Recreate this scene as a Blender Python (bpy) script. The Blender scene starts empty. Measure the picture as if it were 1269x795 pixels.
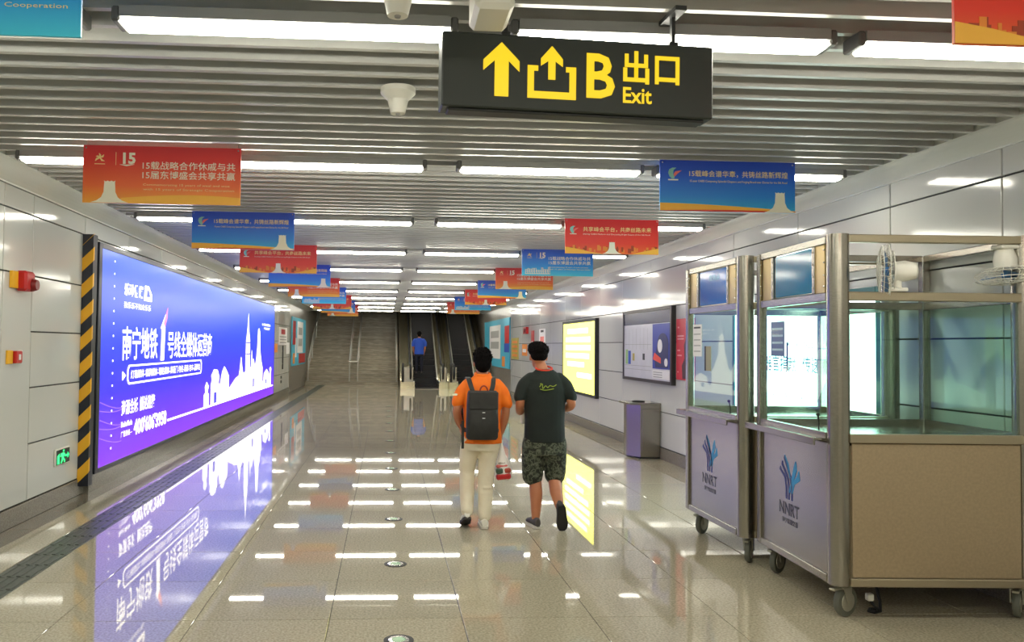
import bpy, math, random
from mathutils import Vector, Matrix
R_ = math.radians
random.seed(7)
SC = bpy.context.scene
COL = SC.collection

# ------------------------------------------------------------------ camera
cam_d = bpy.data.cameras.new('camera'); CAM = bpy.data.objects.new('camera', cam_d); COL.objects.link(CAM)
FPX, PPX, YAW, PIT, ROL, EYE = 1000.0, 537.0, .058, .0305, .0105, 1.65
cam_d.sensor_width = 36.0; cam_d.lens = FPX / 1269 * 36; cam_d.shift_x = (634.5 - PPX) / 1269
cam_d.clip_start = .05; cam_d.clip_end = 200
_F = Vector((math.sin(YAW)*math.cos(PIT), math.cos(YAW)*math.cos(PIT), math.sin(PIT)))
_R0 = Vector((math.cos(YAW), -math.sin(YAW), 0)); _U0 = _R0.cross(_F)
_R = _R0*math.cos(ROL) + _U0*math.sin(ROL); _U = _U0*math.cos(ROL) - _R0*math.sin(ROL)
CAM.matrix_world = Matrix(((_R.x, _U.x, -_F.x, 0), (_R.y, _U.y, -_F.y, 0), (_R.z, _U.z, -_F.z, EYE), (0, 0, 0, 1)))
SC.camera = CAM
# ------------------------------------------------------------------ world, exposure
W = bpy.data.worlds.new('world'); SC.world = W; W.use_nodes = True
W.node_tree.nodes['Background'].inputs[0].default_value = (0, 0, 0, 1)
W.node_tree.nodes['Background'].inputs[1].default_value = 0.0
vs = SC.view_settings
vs.view_transform = 'Standard'; vs.look = 'None'; vs.gamma = 1.0; vs.use_curve_mapping = False
vs.exposure = 1.08
LAMP = 15.0            # ceiling tube strength
SC.cycles.use_denoising = True
SC.cycles.max_bounces = 10
SC.cycles.transparent_max_bounces = 32
SC.cycles.sample_clamp_indirect = 6.0

# ------------------------------------------------------------------ materials
MATS = {}
def lin(c):
    f = lambda v: v/12.92 if v <= .04045 else ((v+.055)/1.055)**2.4
    return tuple(f(v/255.0) for v in c) + (1,)
def mat(name, c, rough=.5, metal=0., noise=None, bump=0., spec=.5, coat=0., stretch=None, rnd=0., bscale=None):
    """c in sRGB 0..255; noise=(scale, second colour) mottles the colour, rnd varies it per object"""
    if name in MATS: return MATS[name]
    m = bpy.data.materials.new(name); m.use_nodes = True; MATS[name] = m
    nt = m.node_tree; N = nt.nodes; L = nt.links; b = N['Principled BSDF']
    b.inputs['Base Color'].default_value = lin(c); b.inputs['Roughness'].default_value = rough
    b.inputs['Metallic'].default_value = metal; b.inputs['Specular IOR Level'].default_value = spec
    if coat: b.inputs['Coat Weight'].default_value = coat; b.inputs['Coat Roughness'].default_value = .03
    src = None
    if noise or bump:
        tc = N.new('ShaderNodeTexCoord'); mp = N.new('ShaderNodeMapping'); L.new(tc.outputs['Object'], mp.inputs[0])
        if stretch: mp.inputs['Scale'].default_value = stretch
    if noise:
        nz = N.new('ShaderNodeTexNoise'); nz.inputs['Scale'].default_value = noise[0]; nz.inputs['Detail'].default_value = 4
        L.new(mp.outputs[0], nz.inputs[0])
        cr = N.new('ShaderNodeValToRGB'); cr.color_ramp.elements[0].position = .35; cr.color_ramp.elements[1].position = .65
        cr.color_ramp.elements[0].color = lin(c); cr.color_ramp.elements[1].color = lin(noise[1])
        L.new(nz.outputs[0], cr.inputs[0]); src = cr.outputs[0]; L.new(src, b.inputs['Base Color'])
    if bump:
        nb = N.new('ShaderNodeTexNoise'); nb.inputs['Scale'].default_value = bscale or (noise[0] if noise else 20); L.new(mp.outputs[0], nb.inputs[0])
        bp = N.new('ShaderNodeBump'); bp.inputs['Strength'].default_value = bump; bp.inputs['Distance'].default_value = .02
        L.new(nb.outputs[0], bp.inputs['Height']); L.new(bp.outputs[0], b.inputs['Normal'])
    if rnd:
        oi = N.new('ShaderNodeObjectInfo'); mr = N.new('ShaderNodeMapRange')
        mr.inputs[3].default_value = 1 - rnd; mr.inputs[4].default_value = 1 + rnd; L.new(oi.outputs['Random'], mr.inputs[0])
        hs = N.new('ShaderNodeHueSaturation'); L.new(mr.outputs[0], hs.inputs['Value'])
        if src: L.new(src, hs.inputs['Color'])
        else: hs.inputs['Color'].default_value = lin(c)
        L.new(hs.outputs[0], b.inputs['Base Color'])
    return m
def ramp_mat(name, stops, axis='Z', rough=.4, emit=0.):
    """colour ramp over the object's own box, printed (or backlit when emit)"""
    if name in MATS: return MATS[name]
    m = bpy.data.materials.new(name); m.use_nodes = True; MATS[name] = m
    nt = m.node_tree; N = nt.nodes; L = nt.links; b = N['Principled BSDF']; b.inputs['Roughness'].default_value = rough
    tc = N.new('ShaderNodeTexCoord'); sp = N.new('ShaderNodeSeparateXYZ'); L.new(tc.outputs['Generated'], sp.inputs[0])
    cr = N.new('ShaderNodeValToRGB'); L.new(sp.outputs[axis], cr.inputs[0])
    el = cr.color_ramp.elements
    while len(el) < len(stops): el.new(.5)
    for e, (p, c) in zip(el, stops): e.position = p; e.color = lin(c)
    L.new(cr.outputs[0], b.inputs['Base Color'])
    if emit:
        b.inputs['Base Color'].default_value = (.02, .02, .02, 1)
        for l in list(b.inputs['Base Color'].links): L.remove(l)
        L.new(cr.outputs[0], b.inputs['Emission Color']); b.inputs['Emission Strength'].default_value = emit
    return m
def glow(name, c, s, rough=.3):
    if name in MATS: return MATS[name]
    m = bpy.data.materials.new(name); m.use_nodes = True; MATS[name] = m
    b = m.node_tree.nodes['Principled BSDF']; b.inputs['Base Color'].default_value = (.05, .05, .05, 1); b.inputs['Roughness'].default_value = rough
    b.inputs['Emission Color'].default_value = lin(c); b.inputs['Emission Strength'].default_value = s
    return m
def glass(name, tint):
    if name in MATS: return MATS[name]
    m = bpy.data.materials.new(name); m.use_nodes = True; MATS[name] = m
    nt = m.node_tree; N = nt.nodes; L = nt.links; N.remove(N['Principled BSDF'])
    t = N.new('ShaderNodeBsdfTransparent'); t.inputs[0].default_value = lin(tint)
    g = N.new('ShaderNodeBsdfGlossy'); g.inputs['Roughness'].default_value = .02
    fr = N.new('ShaderNodeFresnel'); fr.inputs[0].default_value = 1.4
    ge = N.new('ShaderNodeNewGeometry'); sb = N.new('ShaderNodeMath'); sb.operation = 'SUBTRACT'; sb.inputs[0].default_value = 1; L.new(ge.outputs['Backfacing'], sb.inputs[1])
    mu = N.new('ShaderNodeMath'); mu.operation = 'MULTIPLY'; L.new(fr.outputs[0], mu.inputs[0]); L.new(sb.outputs[0], mu.inputs[1])     # reflect once, at the outer face of the sheet
    mx = N.new('ShaderNodeMixShader'); L.new(mu.outputs[0], mx.inputs[0]); L.new(t.outputs[0], mx.inputs[1]); L.new(g.outputs[0], mx.inputs[2])
    L.new(mx.outputs[0], N['Material Output'].inputs[0])
    return m

# ------------------------------------------------------------------ mesh helpers
class MB:
    def __init__(s): s.v = []; s.f = []; s.sm = []
    def add(s, vs, fs, smooth=False):
        n = len(s.v); s.v += [tuple(p) for p in vs]; s.f += [tuple(i+n for i in f) for f in fs]; s.sm += [smooth]*len(fs); return s
    def box(s, x0, x1, y0, y1, z0, z1):
        return s.add([(x0,y0,z0),(x1,y0,z0),(x1,y1,z0),(x0,y1,z0),(x0,y0,z1),(x1,y0,z1),(x1,y1,z1),(x0,y1,z1)],
                     [(3,2,1,0),(4,5,6,7),(0,1,5,4),(1,2,6,5),(2,3,7,6),(3,0,4,7)])
    def bev(s, x0, x1, y0, y1, z0, z1, b=.01):
        """box with chamfered edges"""
        cx, cy, cz = (x0+x1)/2, (y0+y1)/2, (z0+z1)/2; hx, hy, hz = (x1-x0)/2, (y1-y0)/2, (z1-z0)/2
        b = min(b, hx*.9, hy*.9, hz*.9); P = []; idx = {}
        for sx in (-1,1):
            for sy in (-1,1):
                for sz in (-1,1):
                    for a in range(3):
                        q = [sx*(hx-b), sy*(hy-b), sz*(hz-b)]; q[a] = (sx*hx, sy*hy, sz*hz)[a]
                        idx[(sx,sy,sz,a)] = len(P); P.append((cx+q[0], cy+q[1], cz+q[2]))
        Fc = []
        for a in range(3):
            o1, o2 = (a+1) % 3, (a+2) % 3
            for sg in (-1,1):
                r = []
                for (p, q) in ((-1,-1),(1,-1),(1,1),(-1,1)):
                    k = [0,0,0]; k[a] = sg; k[o1] = p; k[o2] = q; r.append(idx[(k[0],k[1],k[2],a)])
                Fc.append(tuple(r) if sg > 0 else tuple(reversed(r)))
            for p in (-1,1):
                for q in (-1,1):
                    k0 = [0,0,0]; k0[a] = -1; k0[o1] = p; k0[o2] = q; k1 = list(k0); k1[a] = 1
                    r = [idx[(*k0,o1)], idx[(*k1,o1)], idx[(*k1,o2)], idx[(*k0,o2)]]
                    Fc.append(tuple(r) if p*q < 0 else tuple(reversed(r)))
        for sx in (-1,1):
            for sy in (-1,1):
                for sz in (-1,1):
                    r = [idx[(sx,sy,sz,a)] for a in range(3)]
                    Fc.append(tuple(r) if sx*sy*sz > 0 else tuple(reversed(r)))
        return s.add(P, Fc)
    def tube(s, pts, r, n=10, cap=True, close=False):
        pts = [Vector(p) for p in pts]; k = len(pts); rs = r if isinstance(r, (list, tuple)) else [r]*k
        rings = []; prev = None
        for i in range(k):
            a = pts[(i-1) % k] if (close or i > 0) else pts[0]; b = pts[(i+1) % k] if (close or i < k-1) else pts[-1]
            t = (b-a).normalized()
            if prev is None:
                up = Vector((0,0,1)) if abs(t.z) < .9 else Vector((1,0,0)); x = t.cross(up).normalized()
            else:
                x = prev - t*prev.dot(t)
                x = x.normalized() if x.length > 1e-6 else t.orthogonal().normalized()
            prev = x; y = t.cross(x)
            rings.append([pts[i] + (x*math.cos(2*math.pi*j/n) + y*math.sin(2*math.pi*j/n))*rs[i] for j in range(n)])
        V = [p for g in rings for p in g]; Fc = []
        for i in range(k if close else k-1):
            i2 = (i+1) % k
            for j in range(n): Fc.append((i*n+j, i*n+(j+1) % n, i2*n+(j+1) % n, i2*n+j))
        s.add(V, Fc, True)
        if cap and not close:
            s.add(rings[0], [tuple(reversed(range(n)))]); s.add(rings[-1], [tuple(range(n))])
        return s
    def lathe(s, prof, c=(0,0,0), axis='Z', n=20):
        V = []; Fc = []; m = len(prof)
        for (r, h) in prof:
            for j in range(n):
                a = 2*math.pi*j/n; p = (r*math.cos(a), r*math.sin(a), h)
                if axis == 'X': p = (p[2], p[0], p[1])
                if axis == 'Y': p = (p[0], p[2], p[1])
                V.append((p[0]+c[0], p[1]+c[1], p[2]+c[2]))
        for i in range(m-1):
            for j in range(n): Fc.append((i*n+j, i*n+(j+1) % n, (i+1)*n+(j+1) % n, (i+1)*n+j))
        s.add(V, Fc, True)
        s.add(V[:n], [tuple(reversed(range(n)))]); s.add(V[-n:], [tuple(range(n))])
        return s
    def flat(s, poly, y0=0., d=.004):
        """polygon in (x, z), front face at y0-d"""
        a = sum(poly[i][0]*poly[(i+1) % len(poly)][1]-poly[(i+1) % len(poly)][0]*poly[i][1] for i in range(len(poly)))
        if a < 0: poly = poly[::-1]
        n = len(poly); V = [(x, y0-d, z) for x, z in poly] + [(x, y0, z) for x, z in poly]
        return s.add(V, [tuple(range(n)), tuple(reversed(range(n, 2*n)))] + [(i, i+n, (i+1) % n+n, (i+1) % n) for i in range(n)])
    def prism(s, poly, x0, x1):
        """polygon in (y, z) swept along x"""
        n = len(poly); V = [(x0, y, z) for y, z in poly] + [(x1, y, z) for y, z in poly]
        return s.add(V, [tuple(range(n)), tuple(reversed(range(n, 2*n)))] + [(i, i+n, (i+1) % n+n, (i+1) % n) for i in range(n)])
    def prof_y(s, poly, y0, y1):
        """polygon in (x, z) swept along y"""
        n = len(poly); V = [(x, y0, z) for x, z in poly] + [(x, y1, z) for x, z in poly]
        return s.add(V, [tuple(range(n)), tuple(reversed(range(n, 2*n)))] + [(i, i+n, (i+1) % n+n, (i+1) % n) for i in range(n)])
    def ball(s, c, r, n=14, m=8):
        rx, ry, rz = r if isinstance(r, tuple) else (r, r, r); V = []; Fc = []
        for i in range(1, m):
            a = math.pi*i/m
            for j in range(n):
                b = 2*math.pi*j/n; V.append((c[0]+rx*math.sin(a)*math.cos(b), c[1]+ry*math.sin(a)*math.sin(b), c[2]+rz*math.cos(a)))
        top = len(V); V += [(c[0], c[1], c[2]+rz), (c[0], c[1], c[2]-rz)]
        for j in range(n):
            Fc.append((top, j, (j+1) % n)); Fc.append((top+1, (m-2)*n+(j+1) % n, (m-2)*n+j))
            for i in range(m-2): Fc.append((i*n+j, (i+1)*n+j, (i+1)*n+(j+1) % n, i*n+(j+1) % n))
        return s.add(V, Fc, True)
    def loft(s, rings, n=18):
        """closed tube of ellipses: (cx, cy, cz, rx, ry)"""
        V = []; Fc = []
        for (cx, cy, cz, rx, ry) in rings:
            for j in range(n):
                a = 2*math.pi*j/n; V.append((cx+rx*math.cos(a), cy+ry*math.sin(a), cz))
        for i in range(len(rings)-1):
            for j in range(n): Fc.append((i*n+j, i*n+(j+1) % n, (i+1)*n+(j+1) % n, (i+1)*n+j))
        Fc.append(tuple(reversed(range(n)))); Fc.append(tuple(range((len(rings)-1)*n, len(rings)*n)))
        return s.add(V, Fc, True)
    def mesh(s, name):
        me = bpy.data.meshes.new(name); me.from_pydata(s.v, [], s.f); me.update()
        import bmesh
        bm = bmesh.new(); bm.from_mesh(me); bmesh.ops.recalc_face_normals(bm, faces=bm.faces); bm.to_mesh(me); bm.free()
        if any(s.sm):
            me.polygons.foreach_set('use_smooth', s.sm); me.set_sharp_from_angle(angle=R_(40))
        return me
    def build(s, name, m, parent=None, loc=None, rot=None):
        return link(name, s.mesh(name), m, parent, loc, rot)
def link(name, me, m, parent=None, loc=None, rot=None):
    o = bpy.data.objects.new(name, me); COL.objects.link(o)
    if m is not None:
        if not me.materials: me.materials.append(m)
    if parent is not None: o.parent = parent
    if loc is not None: o.location = loc
    if rot is not None: o.rotation_euler = rot
    return o
def tag(o, label, cat, group=None, kind=None):
    o['label'] = label; o['category'] = cat
    if group: o['group'] = group
    if kind: o['kind'] = kind
    return o
def struct(o): o['kind'] = 'structure'; return o
def thing(name, label, cat, loc=(0,0,0), rz=0., group=None):
    o = bpy.data.objects.new(name, None); COL.objects.link(o); o.location = loc; o.rotation_euler = (0,0,rz); o.empty_display_size = .1
    return tag(o, label, cat, group)
def dup(root, loc=None, rz=None, label=None, group=None):
    def cp(o, par):
        c = o.copy(); COL.objects.link(c)
        if par is not None: c.parent = par
        for ch in list(o.children): cp(ch, c)
        return c
    r = cp(root, None)
    if loc is not None: r.location = loc
    if rz is not None: r.rotation_euler = (0,0,rz)
    if label: r['label'] = label
    if group: r['group'] = group
    return r
_TX = {}
def text(name, body, x, z, w, h, m, parent, y=-.006, bold=.012, rz=0., off=None):
    """flat lettering fitted to the box x..x+w, z..z+h on the front (-y) of its parent"""
    key = (body, w, h, bold)
    if key not in _TX:
        c = bpy.data.curves.new('lettering', 'FONT'); c.body = body; c.resolution_u = 2; c.offset = bold; c.align_x = 'LEFT'
        o = bpy.data.objects.new('lettering', c); COL.objects.link(o)
        me = bpy.data.meshes.new_from_object(o.evaluated_get(bpy.context.evaluated_depsgraph_get()))
        bpy.data.objects.remove(o); bpy.data.curves.remove(c)
        xs = [v.co.x for v in me.vertices]; ys = [v.co.y for v in me.vertices]
        x0, x1, y0, y1 = min(xs), max(xs), min(ys), max(ys)
        for v in me.vertices: v.co = ((v.co.x-x0)/(x1-x0)*w, 0, (v.co.y-y0)/(y1-y0)*h)
        me.materials.clear(); me.name = 'lettering'; _TX[key] = me
    me = _TX[key]
    if me.materials and me.materials[0] != m: me = me.copy(); me.materials.clear()
    o = link(name, me, m, parent, off if off is not None else (x, y, z), (0,0,rz))
    if name == 'small_lettering': o['kind'] = 'stuff'
    return o
def arc(cx, cz, rx, rz, a0, a1, n=10):
    return [(cx+rx*math.cos(R_(a0+(a1-a0)*i/n)), cz+rz*math.sin(R_(a0+(a1-a0)*i/n))) for i in range(n+1)]
def strip(pts, w):
    """polyline in (x, z) turned into a band polygon of width w"""
    L_, Rr = [], []
    for i, p in enumerate(pts):
        a = pts[max(i-1,0)]; b = pts[min(i+1,len(pts)-1)]; dx, dz = b[0]-a[0], b[1]-a[1]; l = math.hypot(dx,dz) or 1
        ww = w[i] if isinstance(w, list) else w
        L_.append((p[0]-dz/l*ww/2, p[1]+dx/l*ww/2)); Rr.append((p[0]+dz/l*ww/2, p[1]-dx/l*ww/2))
    return L_ + Rr[::-1]

# shared materials
m_panel = mat('enamel_panel', (204,205,200), .10, spec=.55, rnd=.03)
m_joint = mat('joint_dark', (60,60,58), .8)
m_stone = mat('stone_wall', (128,122,112), .35, noise=(14,(110,105,97)))
m_skirt = mat('granite_skirting', (140,134,122), .18, noise=(90,(112,107,98)))
m_tile = mat('polished_granite', (192,184,162), .022, noise=(70,(158,149,128)), spec=.9, rnd=.05)
m_border = mat('granite_border', (128,121,106), .1, noise=(160,(100,95,84)), spec=.8)
m_grout = mat('grout', (66,62,56), .7)
m_tact = mat('tactile_stone', (78,84,74), .35, noise=(60,(64,70,62)))
m_slat = mat('slat_aluminium', (196,196,192), .35, metal=.15)
m_plenum = mat('ceiling_void', (70,70,70), .9)
m_cove = mat('cornice_paint', (222,224,218), .12, spec=.6)
m_tube = glow('tube_light', (255,251,234), LAMP)
m_house = mat('lamp_housing', (150,150,148), .5)
m_capg = mat('cap_grey', (96,96,94), .5)
m_dark = mat('dark_plastic', (38,40,40), .5)
m_black = mat('black_rubber', (22,22,23), .55)
m_white = mat('white_plastic', (228,226,216), .4)
m_steel = mat('brushed_steel', (168,163,152), .24, metal=.95, noise=(40,(150,146,136)), stretch=(1,1,12))
m_steel_d = mat('dull_steel', (176,164,140), .36, metal=.75)
m_chrome = mat('chrome', (222,222,218), .12, metal=1.)
m_glass = glass('window_glass', (246,254,251))
m_red = mat('red_paint', (186,26,28), .4)
m_yel = mat('yellow_paint', (238,178,36), .45)
m_paper = mat('paper', (226,224,222), .7)

XL, XR = -3.30, 4.10
Y0, YE = -6.0, 34.4
# ------------------------------------------------------------------ floor
fl = struct(MB().box(XL-.2, XR+.2, Y0, 46, -.2, -.004).build('floor', m_grout))
TX = [-2.45] + [-1.92+.8*i for i in range(8)] + [XR]
TX[-2] = 3.68
t_me = {}
def tile(x0, x1, y, m, key):
    w = round(x1-x0, 3)
    if (w, key) not in t_me:
        me = MB().bev(-w/2+.0025, w/2-.0025, -.3975, .3975, -.03, 0, .0012).mesh('floor_tile'); me.materials.append(m); t_me[(w,key)] = me
    o = link('floor_tile', t_me[(w,key)], None, fl, ((x0+x1)/2, y+.4, 0)); return o
far = MB(); farb = MB()
for j in range(-9, 56):
    y = .93 + .8*j
    for i in range(len(TX)-1):
        if 2.4 < y < 20: tile(TX[i], TX[i+1], y, m_tile, 't')
        elif y > -6: far.box(TX[i]+.0015, TX[i+1]-.0015, y+.0015, y+.7985, -.03, 0)
    if 2.4 < y < 20: tile(-3.06, -2.72, y, m_tile, 't'); tile(XL, -3.06, y, m_border, 'b')
    elif y > -6: far.box(-3.0585, -2.7215, y+.0015, y+.7985, -.03, 0); farb.box(XL, -3.0615, y+.0015, y+.7985, -.03, 0)
o = far.build('floor_tile_run', m_tile, fl); o['kind'] = 'stuff'
o = farb.build('border_tile_run', m_border, fl); o['kind'] = 'stuff'
b = MB().bev(-.133, .133, -.148, .148, -.03, .0, .002)
for k in range(4): b.bev(-.115+.0653*k, -.085+.0653*k, -.135, .135, -.001, .006, .003)
tme = b.mesh('tactile_tile'); tme.materials.append(m_tact)
for k in range(104): link('tactile_tile', tme, None, fl, (-2.585, 2.1+.3*k, 0))

# ------------------------------------------------------------------ walls
ROWS = [.18, .70, 1.22, 1.74, 2.26, 2.82, 3.02]
p_me = {}
def panel(par, side, y0, y1, z0, z1):
    k = (round(y1-y0,3), round(z1-z0,3))
    if k not in p_me:
        me = MB().bev(-.015, .015, -k[0]/2+.006, k[0]/2-.006, -k[1]/2+.006, k[1]/2-.006, .003).mesh('wall_panel'); me.materials.append(m_panel); p_me[k] = me
    x = XL-.015 if side < 0 else XR+.015
    return link('wall_panel', p_me[k], None, par, (x, (y0+y1)/2, (z0+z1)/2))
wl = struct(MB().box(XL-.25, XL-.03, Y0, 46, 0, 8).build('wall_left', m_joint))
wr = struct(MB().box(XR+.03, XR+.25, Y0, 46, 0, 8).build('wall_right', m_joint))
lj = [-5.87,-4.37,-2.87,-1.37,.13,1.63,3.13,4.63,6.13,7.13,7.71,9.0]
for a, c in zip(lj, lj[1:]):
    if a == 7.13:
        panel(wl, -1, a, c, .18, 2.26); panel(wl, -1, a, c, 2.26, 2.82); panel(wl, -1, a, c, 2.82, 3.02)
    else:
        for z0, z1 in zip(ROWS, ROWS[1:]): panel(wl, -1, a, c, z0, z1)
for a, c in ((9.0,10.5),(10.5,12.),(12.,13.5),(13.5,15.),(15.,16.5),(16.5,18.),(18.,19.5),(19.5,21.),(21.,22.5),(22.5,23.3)):
    panel(wl, -1, a, c, 2.82, 3.02); panel(wl, -1, a, c, .18, 2.82)
for a, c in ((23.3,24.8),(24.8,26.3),(26.3,27.8)):
    for z0, z1 in zip(ROWS, ROWS[1:]): panel(wl, -1, a, c, z0, z1)
rj = [-5.4,-3.9,-2.4,-.9,.6,2.1,3.64,5.14,6.34] + [7.82+1.5*i for i in range(13)] + [26.4]
for a, c in zip(rj, rj[1:]):
    for z0, z1 in zip(ROWS, ROWS[1:]): panel(wr, 1, a, c, z0, z1)
MB().box(XL-.03, XL-.002, 27.81, 46, 0, 8).build('stone_cladding', m_stone, wl)
MB().box(XR+.002, XR+.03, 26.41, 46, 0, 8).build('stone_cladding', m_stone, wr)
struct(MB().bev(XL-.03, XL+.008, Y0, 27.8, 0, .172, .004).build('baseboard_left', m_skirt))
struct(MB().bev(XR-.008, XR+.03, Y0, 26.4, 0, .172, .004).build('baseboard_right', m_skirt))
struct(MB().box(XL-.25, XR+.25, Y0-.2, Y0, 0, 3.4).build('wall_back', mat('back_wall', (190,188,180), .4)))
struct(MB().box(XL-.25, XR+.25, 46, 46.2, 0, 8).build('wall_front', m_stone))

# ------------------------------------------------------------------ ceiling
ce = struct(MB().box(XL-.25, XR+.25, Y0, YE, 3.34, 3.5).build('ceiling', m_plenum))
ROWY = [-5.1,-2.2,.7,3.62,6.40,9.32,12.35,15.25,18.25,21.25,24.3,27.3,30.3,33.3]
sme = MB().box(-3.02, 3.92, -.018, .018, 3.12, 3.29).mesh('ceiling_slat'); sme.materials.append(m_slat)
y = -5.8
while y < YE-.05:
    link('ceiling_slat', sme, None, ce, (0, y, 0))
    y += .196
MB().box(XL-.25, XR+.25, YE, YE+.06, 3.08, 3.5).build('end_fascia', m_cove, ce)
def cornice(name, s, xw, xs, zw):
    pr = [(xs, 3.26), (xs, 3.125)]
    for i in range(7):
        t = i/6; pr.append((xs + (xw-xs)*(t*.93), 3.125 + (zw-3.125)*(t**1.6)))
    pr += [(xw-s*.016, zw-.012), (xw+s*.02, zw-.012), (xw+s*.02, 3.26)]
    struct(MB().prof_y(pr, Y0, YE).build(name, m_cove))
cornice('trim_1', -1, XL, -3.03, 3.03)
cornice('trim_2', 1, XR, 3.93, 3.02)
struct(MB().prism([(YE+.06,3.3),(46,9.5),(46,9.7),(YE+.06,3.5)], XL-.25, XR+.25).build('ceiling_stairwell', mat('stairwell_ceiling', (170,168,160), .6)))

# ------------------------------------------------------------------ ceiling tube lights
FX = [(-2.83,-1.38),(-1.18,.27),(.58,2.02),(2.19,3.70)]
def lamp_at(x0, x1, y, lab, proto={}):
    w = x1-x0
    if w not in proto:
        t = thing('tube_light', lab, 'light', group='ceiling tube lights in rows')
        MB().box(-w/2, w/2, -.075, .075, .03, .08).build('housing', m_house, t)
        MB().bev(-w/2, w/2, -.052, .052, .0, .028, .01).build('diffuser', m_tube, t)
        for s in (-1, 1): MB().bev(s*(w/2+.018)-.018, s*(w/2+.018)+.018, -.07, .07, .012, .08, .008).build('end_cap', m_capg, t)
        proto[w] = t; t.location = ((x0+x1)/2, y, 3.04); return t
    return dup(proto[w], ((x0+x1)/2, y, 3.04), label=lab)
NTH = ['first','second','third','fourth','fifth','sixth','seventh','eighth','ninth','tenth','eleventh','twelfth']
for k, y in sorted(enumerate(ROWY), key=lambda r: r[0] < 3):
    row = f'{NTH[k-3]} row beyond exit sign' if k >= 3 else f'{NTH[2-k]} row before exit sign'
    for (x0, x1), cl in zip(FX, ('nearest billboard wall', 'second from billboard wall', 'second from kiosk wall', 'nearest kiosk wall')):
        o = lamp_at(x0, x1, y, f'long white ceiling tube, {row}, {cl}')
        if k < 3:            # the same rows of tubes go on along the corridor behind the camera
            nm = f'{NTH[2-k]}_row_{cl}_offscreen'.replace(' wall', '').replace(' ', '_'); o.name = 'tube_light_' + nm
            for ch in o.children:
                if ch.name.startswith('diffuser'): ch.name = 'diffuser_' + nm

def snap(y): return -5.8 + .196*round((y+5.8)/.196)      # centre of the nearest slat
# ------------------------------------------------------------------ hanging banners
BW, BH = 1.13, .42
m_bA = ramp_mat('banner_orange', [(0,(244,164,34)),(.3,(240,104,36)),(.75,(222,46,38)),(1,(206,38,44))])
m_bB = ramp_mat('banner_blue', [(0,(40,176,226)),(.3,(26,134,226)),(.7,(26,90,214)),(1,(22,66,190))])
m_bC = ramp_mat('banner_red', [(0,(236,104,40)),(.3,(234,60,40)),(1,(214,36,40))])
m_bD = ramp_mat('banner_cyan', [(0,(56,206,240)),(.35,(24,150,232)),(.8,(22,98,214)),(1,(20,78,194))])
m_gold = mat('print_gold', (246,222,150), .5)
m_pale = mat('print_pale', (240,236,214), .5)
m_swy = mat('print_yellow', (250,186,66), .5)
m_swr = mat('print_red', (222,70,44), .5)
m_lgt = mat('print_teal', (134,196,186), .5)
m_pink = mat('print_pink', (236,120,110), .5)
m_cityo = mat('print_city', (236,140,50), .5)
m_cityd = mat('print_city_dark', (168,62,30), .5)
def hall(cx, w, h):
    """flared hall with a slim crowned tower"""
    k = [( -.5,0),(-.34,.09),(-.22,.24),(-.155,.48),(-.14,.92),(-.15,1.0),(-.10,.96),(-.05,1.0),(0,.96),(.05,1.0),(.10,.96),(.15,1.0),(.14,.92),(.155,.48),(.22,.24),(.34,.09),(.5,0)]
    return [(cx+a*w, b_*h+.002) for a, b_ in k]
def fx(a): return -BW/2 + a*BW
def swoosh_logo(t, x, z, s):
    MB().flat([(x,z+.55*s),(x+.08*s,z+.85*s),(x+.35*s,z+s),(x+.7*s,z+s),(x+.45*s,z+.8*s),(x+.42*s,z+.5*s),(x+.55*s,z+.12*s),(x+.35*s,z+.05*s),(x+.12*s,z+.25*s)], -.006).build('emblem', m_lgt, t)
    MB().flat([(x+.5*s,z+.2*s),(x+.48*s,z+.5*s),(x+.62*s,z+.68*s),(x+1.15*s,z+.78*s),(x+.8*s,z+.5*s)], -.006).build('emblem_flame', m_pink, t)
    MB().flat([(x,z-.08*s),(x+.85*s,z-.08*s),(x+.85*s,z+.02*s),(x,z+.02*s)], -.006).build('emblem_caption', m_pale, t)
def star_logo(t, x, z, s, m):
    b = MB()
    for a0, l in ((100,.5),(40,.55),(-35,.6),(215,.6),(160,.45)):
        a = R_(a0); c = (x+.5*s, z+.5*s)
        b.flat(strip([c, (c[0]+l*.6*s*math.cos(a-.25), c[1]+l*.6*s*math.sin(a-.25)), (c[0]+l*s*math.cos(a), c[1]+l*s*math.sin(a))], [.09*s,.2*s,.03*s]), -.006)
    b.flat([(x-.05*s,z-.2*s),(x+1.05*s,z-.2*s),(x+1.05*s,z-.13*s),(x-.05*s,z-.13*s)], -.006)
    b.build('emblem', m, t)
def fifteen(t, x, z, w, h, m):
    text('numeral', '15', x, z, w, h, m, t, y=-.0075, bold=.04)
    MB().flat(strip([(x-.25*w,z-.05*h),(x+.3*w,z-.12*h),(x+.9*w,z-.02*h),(x+1.25*w,z+.9*h),(x+1.0*w,z+.3*h)][:3], [.01*w,.12*w,.02*w]), -.006).build('numeral_swash', m, t)
def banner_base(m, label):
    t = thing('hanging_banner', label, 'banner', group='banners hung in two rows from the ceiling')
    MB().box(-BW/2, BW/2, -.006, .006, 0, BH).build('banner_board', m, t)
    b = None
    for s in (-1,1):
        MB().tube([(s*(BW/2-.02),0,BH-.02),(s*(BW/2-.02),0,3.12-2.67)], .003, 6).build('hanger_wire', m_chrome, t)
        MB().lathe([(.006,-.002),(.006,.0)], (s*(BW/2-.02), -.0065, BH-.02), 'Y', 8).build('eyelet', m_chrome, t)
    return t
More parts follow.
